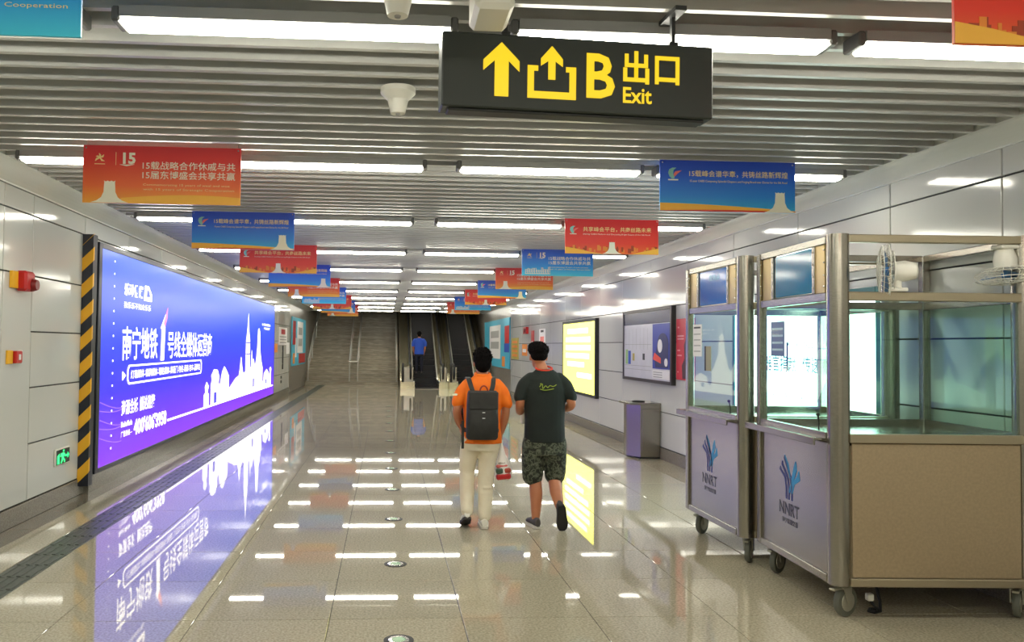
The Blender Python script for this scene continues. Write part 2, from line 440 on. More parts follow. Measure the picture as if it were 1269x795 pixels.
def design_A(label, m=None, cyan=False):
    t = banner_base(m or m_bA, label)
    star_logo(t, fx(.075), .70*BH, .16*BH, m_gold); fifteen(t, fx(.25), .68*BH, .08*BW, .2*BH, m_pale)
    MB().flat([(fx(.205),.66*BH),(fx(.207),.66*BH),(fx(.207),.88*BH),(fx(.205),.88*BH)], -.006).build('divider_line', m_gold, t)
    text('lettering', '15载战略合作休戚与共', fx(.375), .595*BH, .59*BW, .14*BH, m_pale, t, bold=.006, y=-.0075)
    text('lettering', '15届东博盛会共享共赢', fx(.375), .43*BH, .59*BW, .14*BH, m_pale, t, bold=.006, y=-.0075)
    text('small_lettering', 'Commemorating 15 years of weal and woe', fx(.38), .30*BH, .55*BW, .05*BH, m_gold, t, bold=0, y=-.0075)
    text('small_lettering', 'with 15 years of Strategic Cooperation', fx(.38), .22*BH, .58*BW, .05*BH, m_gold, t, bold=0, y=-.0075)
    if cyan:
        b = MB(); z = .09*BH; rr = random.Random(3)
        for i in range(11):
            x = fx(.05+.032*i); hh = rr.uniform(.12,.24)*BH
            b.flat(strip([(x,z),(x,z+hh),(x+.02*BW,z+hh),(x+.02*BW,z+.03*BH)], .009), -.006)
        b.flat([(fx(.04),z-.012),(fx(.4),z-.012),(fx(.4),z),(fx(.04),z)], -.006)
        b.build('line_drawing', m_pale, t)
    else:
        MB().flat([(fx(.24),.002)]+[(fx(.24+.76*i/8), (.09+.07*math.sin(i/8*2.6))*BH) for i in range(9)]+[(fx(.998),.002)], -.006, .002).build('swoosh', m_swy, t)
        MB().flat(hall(fx(.17), .24*BW, .38*BH), -.008, .002).build('hall_print', m_pale, t)
    return t
def design_B(label):
    t = banner_base(m_bB, label); swoosh_logo(t, fx(.06), .62*BH, .23*BH)
    text('lettering', '15载峰会谱华章，', fx(.215), .68*BH, .36*BW, .13*BH, m_gold, t, bold=.006, y=-.0075); text('lettering', '共铸丝路新辉煌', fx(.605), .68*BH, .34*BW, .13*BH, m_gold, t, bold=.006, y=-.0075)
    text('small_lettering', '15-year CABIS Composing Splendid Chapters and Forging Brand-new Glories for the Silk Road', fx(.22), .565*BH, .72*BW, .055*BH, m_gold, t, bold=0, y=-.0075)
    up = [(fx(i/10), (.155-.12*(i/10)**1.6)*BH+.002) for i in range(11)]
    lo = [(fx(i/10), (.05*math.sin(min(1,i/6)*1.57)-.03*i/10)*BH+.003) for i in range(11)]
    MB().flat(up + [(fx(1),.0015),(fx(0),.0015)], -.006, .002).build('swoosh', m_swy, t)
    MB().flat(lo + [(fx(1),.001),(fx(0),.001)], -.008, .002).build('swoosh_edge', m_swr, t)
    MB().flat(hall(fx(.885), .24*BW, .40*BH), -.010, .002).build('hall_print', m_pale, t)
    return t
def design_C(label):
    t = banner_base(m_bC, label); swoosh_logo(t, fx(.05), .57*BH, .22*BH)
    text('lettering', '共享峰会平台，', fx(.19), .635*BH, .365*BW, .14*BH, m_gold, t, bold=.006, y=-.0075); text('lettering', '共商丝路未来', fx(.588), .635*BH, .335*BW, .14*BH, m_gold, t, bold=.006, y=-.0075)
    text('small_lettering', 'Sharing CABIS Platform and Discussing Bright Future of the Silk Road', fx(.19), .535*BH, .72*BW, .05*BH, m_pale, t, bold=0, y=-.0075)
    rr = random.Random(11); b = MB(); d = MB()
    for i in range(46):
        x = rr.uniform(.01,.955); w = rr.uniform(.012,.035); z = rr.uniform(.03,.1); h = rr.uniform(.06,.17)
        q = [(fx(x),z*BH),(fx(x+w),z*BH),(fx(x+w),(z+h)*BH),(fx(x),(z+h)*BH)]
        (b if i % 3 else d).flat(q, -.006, .001+.00004*i)
    b.build('city_print', m_cityo, t)['kind'] = 'stuff'; d.build('city_print_dark', m_cityd, t)['kind'] = 'stuff'
    MB().flat([(fx(0),.002),(fx(0),.19*BH),(fx(.12),.14*BH),(fx(.26),.06*BH),(fx(.40),.002)], -.009, .002).build('hill_print', m_swy, t)
    MB().flat([(fx(1),.002),(fx(1),.18*BH),(fx(.9),.12*BH),(fx(.76),.04*BH),(fx(.70),.002)], -.009, .002).build('hill_print', m_swy, t)
    MB().flat(hall(fx(.5), .21*BW, .34*BH), -.011, .002).build('hall_print', m_pale, t)
    return t
ORD = ['first','second','third','fourth','fifth','sixth','seventh','eighth','ninth','tenth']
DES = {'A':'orange-red banner with pale hall and two gold text lines','B':'blue banner with gold slogan and orange swoosh',
       'C':'red city-skyline banner with gold slogan','D':'bright blue banner with line drawing and two text lines'}
protos = {}
def place_banner(k, x, y, z, where, sc=(1,1,1)):
    lab = DES[k] + ', ' + where; y = snap(y)
    if k not in protos:
        protos[k] = {'A':design_A,'B':design_B,'C':design_C}[k](lab) if k != 'D' else design_A(lab, m_bD, True)
        protos[k].location = (x, y, z)
    else: dup(protos[k], (x, y, z), label=lab).scale = sc
Lk = ['D','A','B','C','B','A','D','C','B','A']; Ly = [2.78,5.95,9.0,12.05,15.0,17.95,20.9,24.0,27.0,29.9]
for i, (k, y) in enumerate(zip(Lk, Ly)):
    place_banner(k, (-1.63,-1.645)[i] if i < 2 else -1.61, y, 2.70 if i != 1 else 2.66, 'before the exit sign, billboard side' if i == 0 else f'{ORD[i-1]} beyond exit sign, billboard side')
Rk = ['C','B','C','D','A','B','C','D','A']; Ry = [2.62,6.15,9.05,12.05,14.95,17.9,20.9,23.9,26.9]
for i, (k, y) in enumerate(zip(Rk, Ry)):
    place_banner(k, (2.47,2.66)[i] if i < 2 else 2.57, y, 2.70 if i == 0 else 2.72, 'above the steel kiosks, before exit sign' if i == 0 else f'{ORD[i-1]} beyond exit sign, kiosk side', (.96,1,.95))

# ------------------------------------------------------------------ exit sign
SW, SH = 1.185, .315
t = thing('exit_sign', 'dark hanging sign with glowing yellow arrows, letter B and Exit', 'sign', (.212+SW/2, snap(3.34), 2.645))
t.rotation_euler = (0,.006,.06)
m_sign = mat('sign_case', (44,50,46), .45)
m_ylw = glow('sign_yellow', (255,212,8), .50)
MB().bev(-SW/2, SW/2, -.06, .06, 0, SH, .006).build('sign_case', m_sign, t)
MB().bev(-SW/2+.03, SW/2-.03, -.04, .04, -.012, 0, .004).build('bottom_rail', m_dark, t)
for a in (.235, .865):
    x = -SW/2 + a*SW
    MB().box(x-.008, x+.008, -.012, .012, SH, 3.115-2.645).build('hanger_rod', m_dark, t); MB().box(x-.025, x+.025, -.09, .09, 3.10-2.645, 3.12-2.645).build('mount_plate', m_dark, t); MB().bev(x-.02, x+.02, -.02, .02, SH, SH+.03, .004).build('rod_clamp', m_dark, t)
sx = lambda a: -SW/2 + a*SW
sz = lambda c: SH*(1-c)
def gl(name, poly): MB().flat([(sx(a), sz(c)) for a, c in poly], -.06, .003).build(name, m_ylw, t)
gl('arrow_glyph', [(.212,.115),(.277,.36),(.277,.50),(.238,.36),(.238,.84),(.188,.84),(.188,.36),(.147,.50),(.147,.36)])
gl('exit_glyph_arrow', [(.395,.125),(.435,.30),(.435,.40),(.408,.33),(.408,.58),(.382,.58),(.382,.33),(.355,.40),(.355,.30)])
gl('exit_glyph_frame', [(.307,.40),(.345,.40),(.345,.47),(.330,.47),(.330,.745),(.460,.745),(.460,.47),(.447,.47),(.447,.40),(.484,.40),(.484,.84),(.307,.84)])
text('letter', 'B', sx(.522), sz(.80), .106*SW, .61*SH, m_ylw, t, y=-.063, bold=.02)
text('lettering', '出口', sx(.658), sz(.575), .212*SW, .45*SH, m_ylw, t, y=-.063, bold=.025)
text('lettering', 'Exit', sx(.658), sz(.845), .108*SW, .22*SH, m_ylw, t, y=-.063, bold=.02)

# ------------------------------------------------------------------ ceiling devices
t = thing('ceiling_camera', 'white boxy surveillance camera hanging above the exit sign', 'camera', (.375, snap(2.95)-.03, 2.86))
MB().bev(-.072, .072, -.16, .08, 0, .15, .018).build('camera_body', m_white, t)
MB().lathe([(.012,.13),(.012,.255)], (0,.03,0)).build('stem', m_white, t)
MB().lathe([(.05,.25),(.05,.26)], (0,.03,0)).build('ceiling_plate', m_white, t)
MB().lathe([(.03,.079),(.03,.086)], (0,0,.07), 'Y').build('lens', m_dark, t)
def detector(x, y, label):
    t = thing('smoke_detector', label, 'detector', (x, snap(y), 2.99))
    MB().lathe([(.10,.13),(.10,.10),(.085,.085),(.06,.06)], n=24).build('base_plate', m_white, t)
    MB().lathe([(.06,.061),(.05,.02),(.042,-.015)], n=20).build('sensor_head', m_white, t)
    MB().lathe([(.014,-.015),(.012,-.022)], n=12).build('sensor_tip', m_house, t)
detector(.05, 4.66, 'white smoke detector on the slats beyond the exit sign')
detector(.03, 3.27, 'white smoke detector beside the boxy ceiling camera')

# ------------------------------------------------------------------ big backlit billboard on the left wall
BBY, BBW, BBH = 9.1, 14.1, 2.50
t = thing('billboard', 'huge blue and purple backlit billboard with white city skyline on wall', 'billboard', (XL, BBY, .20), R_(90))
m_bbf = mat('billboard_frame', (58,62,70), .35, metal=.6)
m_bbd = ramp_mat('billboard_print', [(0,(118,30,222)),(.14,(98,34,228)),(.34,(52,40,236)),(.6,(28,60,238)),(1,(24,88,242))], 'Z', .3, .74)
m_bbw = glow('billboard_white', (255,250,255), 1.3)
MB().box(0, BBW, -.10, 0, 0, BBH+.06).build('casing', m_bbf, t)
MB().box(.10, BBW-.03, -.118, -.10, .05, BBH).build('lit_face', m_bbd, t)
for q in ((0,.10,0,BBH+.06),(BBW-.03,BBW,0,BBH+.06),(.10,BBW-.03,0,.05),(.10,BBW-.03,BBH,BBH+.06)):
    MB().bev(q[0],q[1],-.125,-.10,q[2],q[3],.004).build('frame_bar', m_bbf, t)
MB().box(0, BBW, -.06, 0, -.20, -.0).build('plinth', m_skirt, t)
by = lambda yy: yy - BBY
bz = lambda zz: zz - .20
yf = -.1195
def bt(body, y0, y1, z0, z1, bold=.02, name='lettering'): return text(name, body, by(y0), bz(z0), y1-y0, z1-z0, m_bbw, t, y=yf-.001, bold=bold)
bt('南宁地铁', 9.95, 11.45, 1.43, 1.85, .008); bt('号线全媒体运营商', 11.98, 14.95, 1.42, 1.83, .006)
MB().flat([(by(11.62),bz(1.40)),(by(11.78),bz(1.40)),(by(11.84),bz(2.06)),(by(11.60),bz(1.86)),(by(11.66),bz(1.84))], yf).build('numeral_one', m_bbw, t)
MB().flat([(by(11.72),bz(1.93)),(by(11.84),bz(2.06)),(by(11.93),bz(2.16)),(by(11.90),bz(2.0)),(by(11.8),bz(1.88))], yf-.004).build('flame_mark', glow('flame_pink', (255,120,170), .8), t)
# rounded box with the list of media
bx0, bx1, b0, b1 = 10.18, 14.15, 1.14, 1.36
for q in (strip([(by(bx0)+.05,bz(b0)),(by(bx1)-.05,bz(b0))],.022), strip([(by(bx0)+.05,bz(b1)),(by(bx1)-.05,bz(b1))],.022),
          strip([(by(bx0)+.05,bz(b0)),(by(bx0),bz(b0)+.05),(by(bx0),bz(b1)-.05),(by(bx0)+.05,bz(b1))],.03), strip([(by(bx1)-.05,bz(b0)),(by(bx1),bz(b0)+.05),(by(bx1),bz(b1)-.05),(by(bx1)-.05,bz(b1))],.03)):
    MB().flat(q, yf).build('outline_box', m_bbw, t)
MB().flat([(by(9.98),bz(1.19)),(by(10.1),bz(1.245)),(by(9.98),bz(1.30))], yf).build('pointer_mark', m_bbw, t)
bt('灯箱媒体-梯牌媒体-墙贴媒体-屏蔽门-包柱-语音-包车-品牌站', 10.3, 14.05, 1.195, 1.305, .0)
bt('资源全城', 9.97, 10.62, .76, .95, .015); bt('触达连接', 10.70, 11.38, .76, .95, .02)
bt('Media Media', 9.97, 10.40, .62, .69, .01, 'script_lettering'); bt('广告热线—', 9.97, 10.40, .50, .575, .0)
bt("400'606'3958", 10.47, 11.98, .47, .68, .03)
bt('乐动传媒', 9.98, 10.75, 2.22, 2.38, .03); bt('独乐乐不如众乐乐', 9.98, 11.1, 2.07, 2.15, .0)
MB().flat([(by(10.78),bz(2.20)),(by(10.82),bz(2.40)),(by(10.98),bz(2.40)),(by(11.12),bz(2.30)),(by(11.12),bz(2.20))], yf).build('logo_mark', m_bbw, t)
MB().flat([(by(10.88),bz(2.25)),(by(10.9),bz(2.35)),(by(10.97),bz(2.35)),(by(11.05),bz(2.26))], yf-.004, .002).build('logo_cutout', glow('logo_blue', (36,80,238), .62), t)
bt('传媒运营服务', 20.9, 22.4, 2.12, 2.18, .03); bt('广西地铁传媒', 21.2, 22.3, 2.02, 2.08, .03)
# skyline
sk = [(14.40,.50),(14.40,.74),(14.52,.78),(14.47,.88),(14.60,.96),(14.76,.88),(14.66,.78),(14.76,.74),(14.76,.52),(14.95,.52),(14.95,.90),(15.05,.98),(14.98,1.06),(15.2,1.17),(15.5,1.15),(15.66,1.02),(15.6,.9),
      (15.75,.84),(15.95,1.10),(16.15,1.20),(16.35,1.12),(16.6,1.0),(16.6,.72),(16.9,.80),(17.4,.92),(17.75,.96),(17.85,1.10),(17.98,1.36),(18.12,1.12),(18.25,.98),(18.55,1.02),(18.6,1.72),(18.72,1.94),(18.86,2.35),(18.95,1.94),(19.08,1.72),(19.1,1.08),
      (19.3,1.1),(19.38,1.50),(19.46,1.1),(19.6,1.3),(19.72,1.22),(19.85,1.05),(20.05,1.25),(20.2,1.55),(20.3,2.0),(20.42,2.04),(20.55,1.96),(20.62,1.5),(20.85,1.2),(21.05,1.05),(21.05,.66),(21.3,.70),(21.35,.88),(21.8,.98),(22.2,.86),(22.3,.70),(22.42,.72),(22.42,.88),(22.34,.98),(22.52,1.02),(22.66,.96),(22.58,.86),(22.58,.50)]
MB().flat([(by(a), bz(c)) for a, c in sk], yf).build('skyline_print', m_bbw, t)
MB().flat(strip([(by(12.05),bz(.52)),(by(23.0),bz(.49))], .03), yf).build('base_line', m_bbw, t)
m_bbs = glow('billboard_gap', (52,44,236), .62)
for (a0,a1,c0,c1) in ((15.2,15.42,.54,.74),(18.58,19.1,1.66,1.69),(18.58,19.1,1.40,1.43),(19.55,19.75,.62,.82),(21.55,21.75,.60,.72)):
    MB().flat([(by(a0),bz(c0)),(by(a1),bz(c0)),(by(a1),bz(c1)),(by(a0),bz(c1))], yf-.004, .002).build('skyline_window', m_bbs, t)
for i in range(16):
    MB().lathe([(.013,0),(.013,.003)], (by(9.62), yf-.003, bz(.42+.145*i)), 'Y', 8).build('dot_mark', m_bbw, t)
for i in range(5):
    pts = [(by(9.22+.11*k), bz(.98-.1*i - .12*math.sin(min(1,k/6)*1.3) + .012*k*(i % 2))) for k in range(8)]
    MB().flat(strip(pts, .010), yf, .002).build('wave_line', glow('wave_violet', (150,100,246), .7), t)
# hazard corner guard
t = thing('hazard_guard', 'yellow and black striped upright guard at the billboard end', 'guard', (XL, 8.96, 0))
MB().box(0, .115, -.03, .10, .10, 2.82).build('guard_post', mat('guard_black', (28,32,44), .4), t)
for k in range(10):
    z0 = .13 + .285*k; z1 = min(z0+.145, 2.70); e = .004
    P = []
    for z in (z0, z1):
        for (x, y) in ((0,-.03-e),(.115+e,-.03-e),(.115+e,.0),(0,.0)): P.append((x, y, z + 1.0*x + .5*(y+.03)))
    MB().add(P, [(3,2,1,0),(4,5,6,7),(0,1,5,4),(1,2,6,5),(2,3,7,6),(3,0,4,7)]).build('yellow_stripe', m_yel, t)

# ------------------------------------------------------------------ small devices on the left wall
t = thing('fire_alarm', 'red fire alarm horn on a yellow backplate on the white panel', 'alarm', (XL, 7.25, 2.10), R_(90))
MB().bev(0,.13,-.03,0,.02,.17,.004).build('backplate', m_yel, t)
MB().bev(.11,.30,-.10,0,.0,.18,.02).build('horn_body', m_red, t)
MB().lathe([(.045,-.14),(.06,-.10),(.06,-.06)], (.25,0,.06), 'Y', 18).build('horn_mouth', mat('dark_red', (120,16,16), .4), t)
t = thing('call_point', 'small red manual call point between yellow and white plates', 'alarm', (XL, 7.22, 1.45), R_(90))
MB().bev(0,.10,-.02,0,0,.12,.004).build('yellow_plate', m_yel, t); MB().bev(.10,.22,-.05,0,.005,.115,.008).build('red_box', m_red, t)
MB().bev(.14,.18,-.055,-.05,.035,.085,.002).build('press_window', m_paper, t); MB().bev(.22,.30,-.012,0,.005,.12,.004).build('white_plate', m_white, t)
MB().lathe([(.008,-.016),(.008,-.012)], (.26,0,.07), 'Y', 10).build('keyhole', m_dark, t)
t = thing('floor_level_exit_sign', 'small glowing green running-man exit sign low on the wall', 'sign', (XL, 8.30, .40), R_(90))
MB().bev(0,.36,-.02,0,0,.17,.004).build('sign_frame', m_white, t); MB().box(.015,.345,-.024,-.02,.012,.158).build('dark_face', mat('green_dark', (6,40,26), .3), t)
m_grn = glow('exit_green', (30,230,110), 1.3)
MB().flat([(.17,.13),(.20,.13),(.20,.15),(.17,.15)],-.024,.003).build('man_head', m_grn, t)
MB().flat([(.12,.12),(.20,.12),(.235,.085),(.225,.075),(.19,.10),(.185,.07),(.22,.045),(.215,.02),(.20,.02),(.20,.038),(.165,.058),(.14,.02),(.12,.02),(.145,.07),(.14,.10),(.11,.085),(.10,.09)],-.024,.003).build('man_figure', m_grn, t)
MB().flat([(.24,.075),(.29,.075),(.29,.055),(.33,.085),(.29,.115),(.29,.095),(.24,.095)],-.024,.003).build('arrow_glyph', m_grn, t)
MB().flat([(.03,.02),(.08,.02),(.08,.12),(.03,.10)],-.024,.003).build('door_glyph', m_grn, t)

# far-left wall notices
def poster(name, label, cat, side, ya, yb, z0, z1, m, th=.012):
    """flat sheet on a wall between depths ya < yb; local x runs left to right as read"""
    if side < 0: t = thing(name, label, cat, (XL+.003, ya, z0), R_(90))
    else: t = thing(name, label, cat, (XR-.003, yb, z0), R_(-90))
    MB().bev(0, yb-ya, -th, 0, 0, z1-z0, .002).build('sheet', m, t)
    return t
def patch(t, name, x0, x1, z0, z1, m, y=-.012, d=.002): return MB().flat([(x0,z0),(x1,z0),(x1,z1),(x0,z1)], y, d).build(name, m, t)
m_grey = mat('print_grey', (160,160,158), .6); m_teal = mat('print_teal_sheet', (70,176,206), .5); m_org = mat('print_orange', (232,140,50), .5)
m_blu = mat('print_blue', (28,70,170), .5); m_nav = mat('print_navy', (26,32,92), .4); m_grn2 = mat('print_olive', (176,160,70), .5)
t = poster('fire_notice', 'white fire notice with red emblem past the billboard end', 'notice', -1, 25.0, 27.0, 1.62, 2.18, m_paper)
patch(t,'red_block',.5,1.5,.34,.50,m_red); 
for k in range(3): patch(t,'text_bar',.2,1.8,.24-.09*k,.28-.09*k,m_grey)
t = poster('white_card', 'plain white card low beside the white fire notice', 'notice', -1, 26.9, 27.75, 1.32, 1.70, m_paper)
t = poster('orange_card', 'small orange card next to the billboard end', 'notice', -1, 23.9, 24.7, 1.40, 1.66, m_org)
t = thing('cabinet_handle', 'slim dark upright bar on the panel under the fire notice', 'handle', (XL, 26.0, .85))
MB().bev(0,.03,-.05,.05,0,.75,.006).build('handle_bar', m_dark, t)
for k in range(2): MB().bev(0,.02,-.05,.05,.15+.4*k,.2+.4*k,.003).build('handle_foot', m_chrome, t)
for k in range(2):
    t = thing('wall_socket', ('lower','upper')[k] + ' small dark wall socket near the floor before the stairs', 'socket', (XL, 25.75, .42+.14*k), 0, 'wall sockets before the stairs')
    MB().bev(0,.012,-.12,.12,0,.09,.003).build('socket_plate', m_dark, t); MB().bev(.012,.016,-.05,.05,.02,.07,.001).build('socket_face', m_black, t)
t = poster('promo_board', 'teal promotional board with white sheet beside the staircase', 'board', -1, 28.3, 33.0, .88, 2.62, m_teal, .03)
patch(t,'red_block',.2,1.1,.75,1.6,m_red,-.03); patch(t,'red_block',2.2,4.6,.05,.42,m_red,-.03); patch(t,'white_sheet',1.6,3.6,.45,1.62,m_paper,-.03,.006)
for k in range(2): patch(t,'photo_print',1.95,3.25,.70+.42*k,.98+.42*k,m_grey,-.036)
patch(t,'orange_block',.3,.9,.08,.45,m_org,-.03); patch(t,'pale_block',.95,1.4,.3,1.0,m_paper,-.03)

# ------------------------------------------------------------------ right wall boxes and posters
t = thing('yellow_lightbox', 'glowing pale yellow lightbox in a thin dark frame', 'lightbox', (XR, 18.28, .66), R_(-90))
w_, h_ = 2.92, 1.56
MB().box(0,w_,-.06,0,0,h_).build('casing', m_dark, t)
m_yg = glow('lightbox_yellow', (253,248,96), 1.7); m_yw = glow('lightbox_pale', (255,253,190), 2.4)
MB().box(.07,w_-.07,-.066,-.06,.06,h_-.06).build('lit_face', m_yg, t)
for q in ((0,.07,0,h_),(w_-.07,w_,0,h_),(.07,w_-.07,0,.06),(.07,w_-.07,h_-.06,h_)): MB().bev(q[0],q[1],-.075,-.06,q[2],q[3],.004).build('frame_bar', m_dark, t)
for k, (a, c, z) in enumerate(((.5,2.3,1.28),(.35,2.5,1.10),(.35,2.5,.93),(.35,2.4,.76),(.5,2.0,.58),(1.4,2.6,.36))):
    patch(t,'text_bar',a,c,z,z+.10,m_yw,-.066,.002)
t = thing('notice_board', 'framed station notice board with white map and blue poster', 'board', (XR, 13.58, 1.12), R_(-90))
w_, h_ = 2.36, 1.14
m_nb = mat('notice_sheet', (206,206,212), .3, noise=(3,(196,196,204)))
MB().box(0,w_,-.05,0,0,h_).build('casing', m_dark, t); MB().box(.05,w_-.06,-.054,-.05,.05,h_-.05).build('sheet', m_nb, t)
for q in ((0,.05,0,h_),(w_-.06,w_,0,h_),(.05,w_-.06,0,.05),(.05,w_-.06,h_-.05,h_)): MB().bev(q[0],q[1],-.07,-.05,q[2],q[3],.004).build('frame_bar', mat('board_frame', (74,70,72), .35, metal=.5), t)
patch(t,'header_band',.05,w_-.06,.90,h_-.05,mat('header_navy', (36,44,84), .25),-.054)
patch(t,'blue_poster',1.52,2.26,.22,.89,mat('poster_blue', (40,58,160), .35),-.054,.004)
MB().flat(arc(1.98,.58,.24,.17,0,180,12)+[(1.62,.36),(1.66,.24),(2.2,.24),(2.3-.05,.5)][0:3],-.058,.002).build('dark_shape', m_nav, t)
MB().flat(arc(1.86,.56,.10,.10,0,360,16)[:-1],-.060,.002).build('speech_bubble', m_paper, t); MB().flat(arc(2.12,.32,.07,.06,0,360,14)[:-1],-.060,.002).build('badge', m_paper, t)
MB().flat([(1.55,.36),(1.9,.30),(1.9,.38),(1.62,.46)],-.060,.002).build('red_ribbon', m_swr, t)
patch(t,'white_footer',1.52,2.26,.07,.20,m_paper,-.054,.004)
for k in range(3): patch(t,'text_bar',1.56,1.95,.09+.035*k,.105+.035*k,m_grey,-.058,.001)
patch(t,'key_green',.14,.26,.26,.50,mat('key_green',(150,190,120),.5),-.054); patch(t,'key_blue',.28,.42,.26,.48,m_blu,-.054); patch(t,'key_olive',.52,.62,.32,.44,m_grn2,-.054); patch(t,'key_dark',1.04,1.14,.34,.44,m_dark,-.054)
for z in (.18,.24,.58): patch(t,'map_line',.10,1.46,z,z+.006,m_grey,-.054,.001)
for k in range(7): patch(t,'map_column',.14+.19*k,.146+.19*k,.50,.84,m_grey,-.054,.001)
t = poster('red_poster', 'red wall poster with dark figure beside the notice board', 'poster', 1, 10.50, 11.17, 1.21, 2.06, mat('poster_red', (206,36,52), .35))
MB().flat([(.24,.02),(.66,.02),(.66,.82),(.36,.78),(.38,.60),(.30,.48),(.32,.3),(.22,.2)],-.012,.002).build('dark_figure', mat('poster_dark',(74,30,34),.4), t)
for k, (a, z, w2) in enumerate(((.06,.72,.06),(.05,.60,.24),(.05,.56,.24),(.05,.40,.1),(.05,.33,.16),(.05,.1,.04))): patch(t,'text_bar',a,a+w2,z,z+.02,mat('print_blush',(238,170,170),.5),-.012)
t = thing('white_lightbox', 'bright white lightbox with turquoise lettering behind the kiosks', 'lightbox', (XR, 9.20, .86), R_(-90))
w_, h_ = 2.84, 1.32
m_wg = glow('lightbox_white', (236,255,250), 3.2)
MB().box(0,w_,-.05,0,0,h_).build('casing', m_dark, t); MB().box(.05,w_-.08,-.055,-.05,.05,h_-.05).build('lit_face', m_wg, t)
for q in ((0,.05,0,h_),(w_-.08,w_,0,h_),(.05,w_-.08,0,.05),(.05,w_-.08,h_-.05,h_)): MB().bev(q[0],q[1],-.07,-.05,q[2],q[3],.004).build('frame_bar', mat('frame_teal', (20,92,84), .3), t)
m_tq = glow('print_turquoise', (0,140,170), .45)
text('lettering', '器官捐献', .78, .56, .66, .165, m_tq, t, y=-.0565, bold=.01); text('lettering', '传递生命', 1.56, .56, .66, .165, m_tq, t, y=-.0565, bold=.01)
text('small_lettering', '大爱和谐社会同行', 1.25, .80, .75, .07, m_tq, t, y=-.0565, bold=.0)
text('small_lettering', '人道博爱', .95, .30, .42, .06, m_tq, t, y=-.0565, bold=.0); text('small_lettering', '奉献你我', 1.5, .30, .42, .06, m_tq, t, y=-.0565, bold=.0)

# far-right notices
t = poster('gold_notice', 'gold and olive notice next to the teal board beside escalators', 'notice', 1, 24.8, 26.2, 1.25, 1.92, m_grn2)
for k in range(4): patch(t,'text_bar',.2,1.2,.08+.14*k,.16+.14*k,m_org)
t = thing('hose_cabinet_lamp', 'small red box lamp high on the right wall panels', 'alarm', (XR, 23.6, 2.02), R_(-90))
MB().bev(0,.5,-.08,0,0,.2,.01).build('lamp_body', m_red, t); MB().bev(.1,.4,-.10,-.08,.04,.16,.01).build('lamp_face', mat('dark_red',(120,16,16),.4), t)
t = poster('narrow_red_sign', 'narrow red sign on the right wall beyond the yellow lightbox', 'sign', 1, 22.2, 22.6, 1.5, 2.1, m_red); patch(t,'white_bar',.1,.3,.1,.3,m_paper)
t = poster('orange_sheet', 'small orange sheet under the red box lamp', 'notice', 1, 23.3, 24.1, 1.38, 1.72, m_org); patch(t,'text_bar',.1,.7,.1,.2,m_paper)
t = poster('white_notice', 'narrow white notice with coloured print before the yellow lightbox', 'notice', 1, 20.6, 21.4, 1.70, 2.12, m_paper)
patch(t,'dark_heading',.2,.6,.33,.39,m_dark); patch(t,'red_block',.15,.65,.06,.22,m_pink)
t = poster('teal_board', 'teal promotional board with white sheet beside the escalators', 'board', 1, 26.5, 33.2, .90, 2.62, m_teal, .03)
w_ = 6.7
patch(t,'red_block',5.6,6.65,.85,1.45,m_red,-.03); patch(t,'blue_block',5.5,6.65,.55,.85,m_blu,-.03); patch(t,'orange_block',5.0,5.7,.05,.4,m_org,-.03)
patch(t,'white_sheet',1.6,4.6,.30,1.52,m_paper,-.03,.006)
for k in range(2): patch(t,'photo_print',2.0,4.2,.66+.40*k,.92+.40*k,m_grey,-.036)

# ------------------------------------------------------------------ litter bin
t = thing('litter_bin', 'stainless steel litter bin with side facet against the right wall', 'bin', (3.82, 12.1, 0))
MB().add([(x,y,z) for z in (.03,.80) for (x,y) in ((-.03,-.26),(.27,-.26),(.27,.26),(-.03,.26),(-.18,.08),(-.18,-.06))],
         [(5,4,3,2,1,0),(6,7,8,9,10,11)]+[(i,(i+1)%6,(i+1)%6+6,i+6) for i in range(6)]).build('bin_body', m_steel, t)
MB().bev(-.20,.275,-.28,.28,.80,.83,.006).build('bin_lid', m_steel, t)
MB().lathe([(.09,.83),(.10,.845),(.085,.848),(.07,.835)], (.02,.0,0)).build('ash_tray', m_dark, t)
MB().bev(-.01,.25,-.268,-.26,.10,.74,.003).build('front_door', m_steel, t); MB().bev(-.03,.27,-.25,.25,0,.03,.004).build('kick_base', m_dark, t)

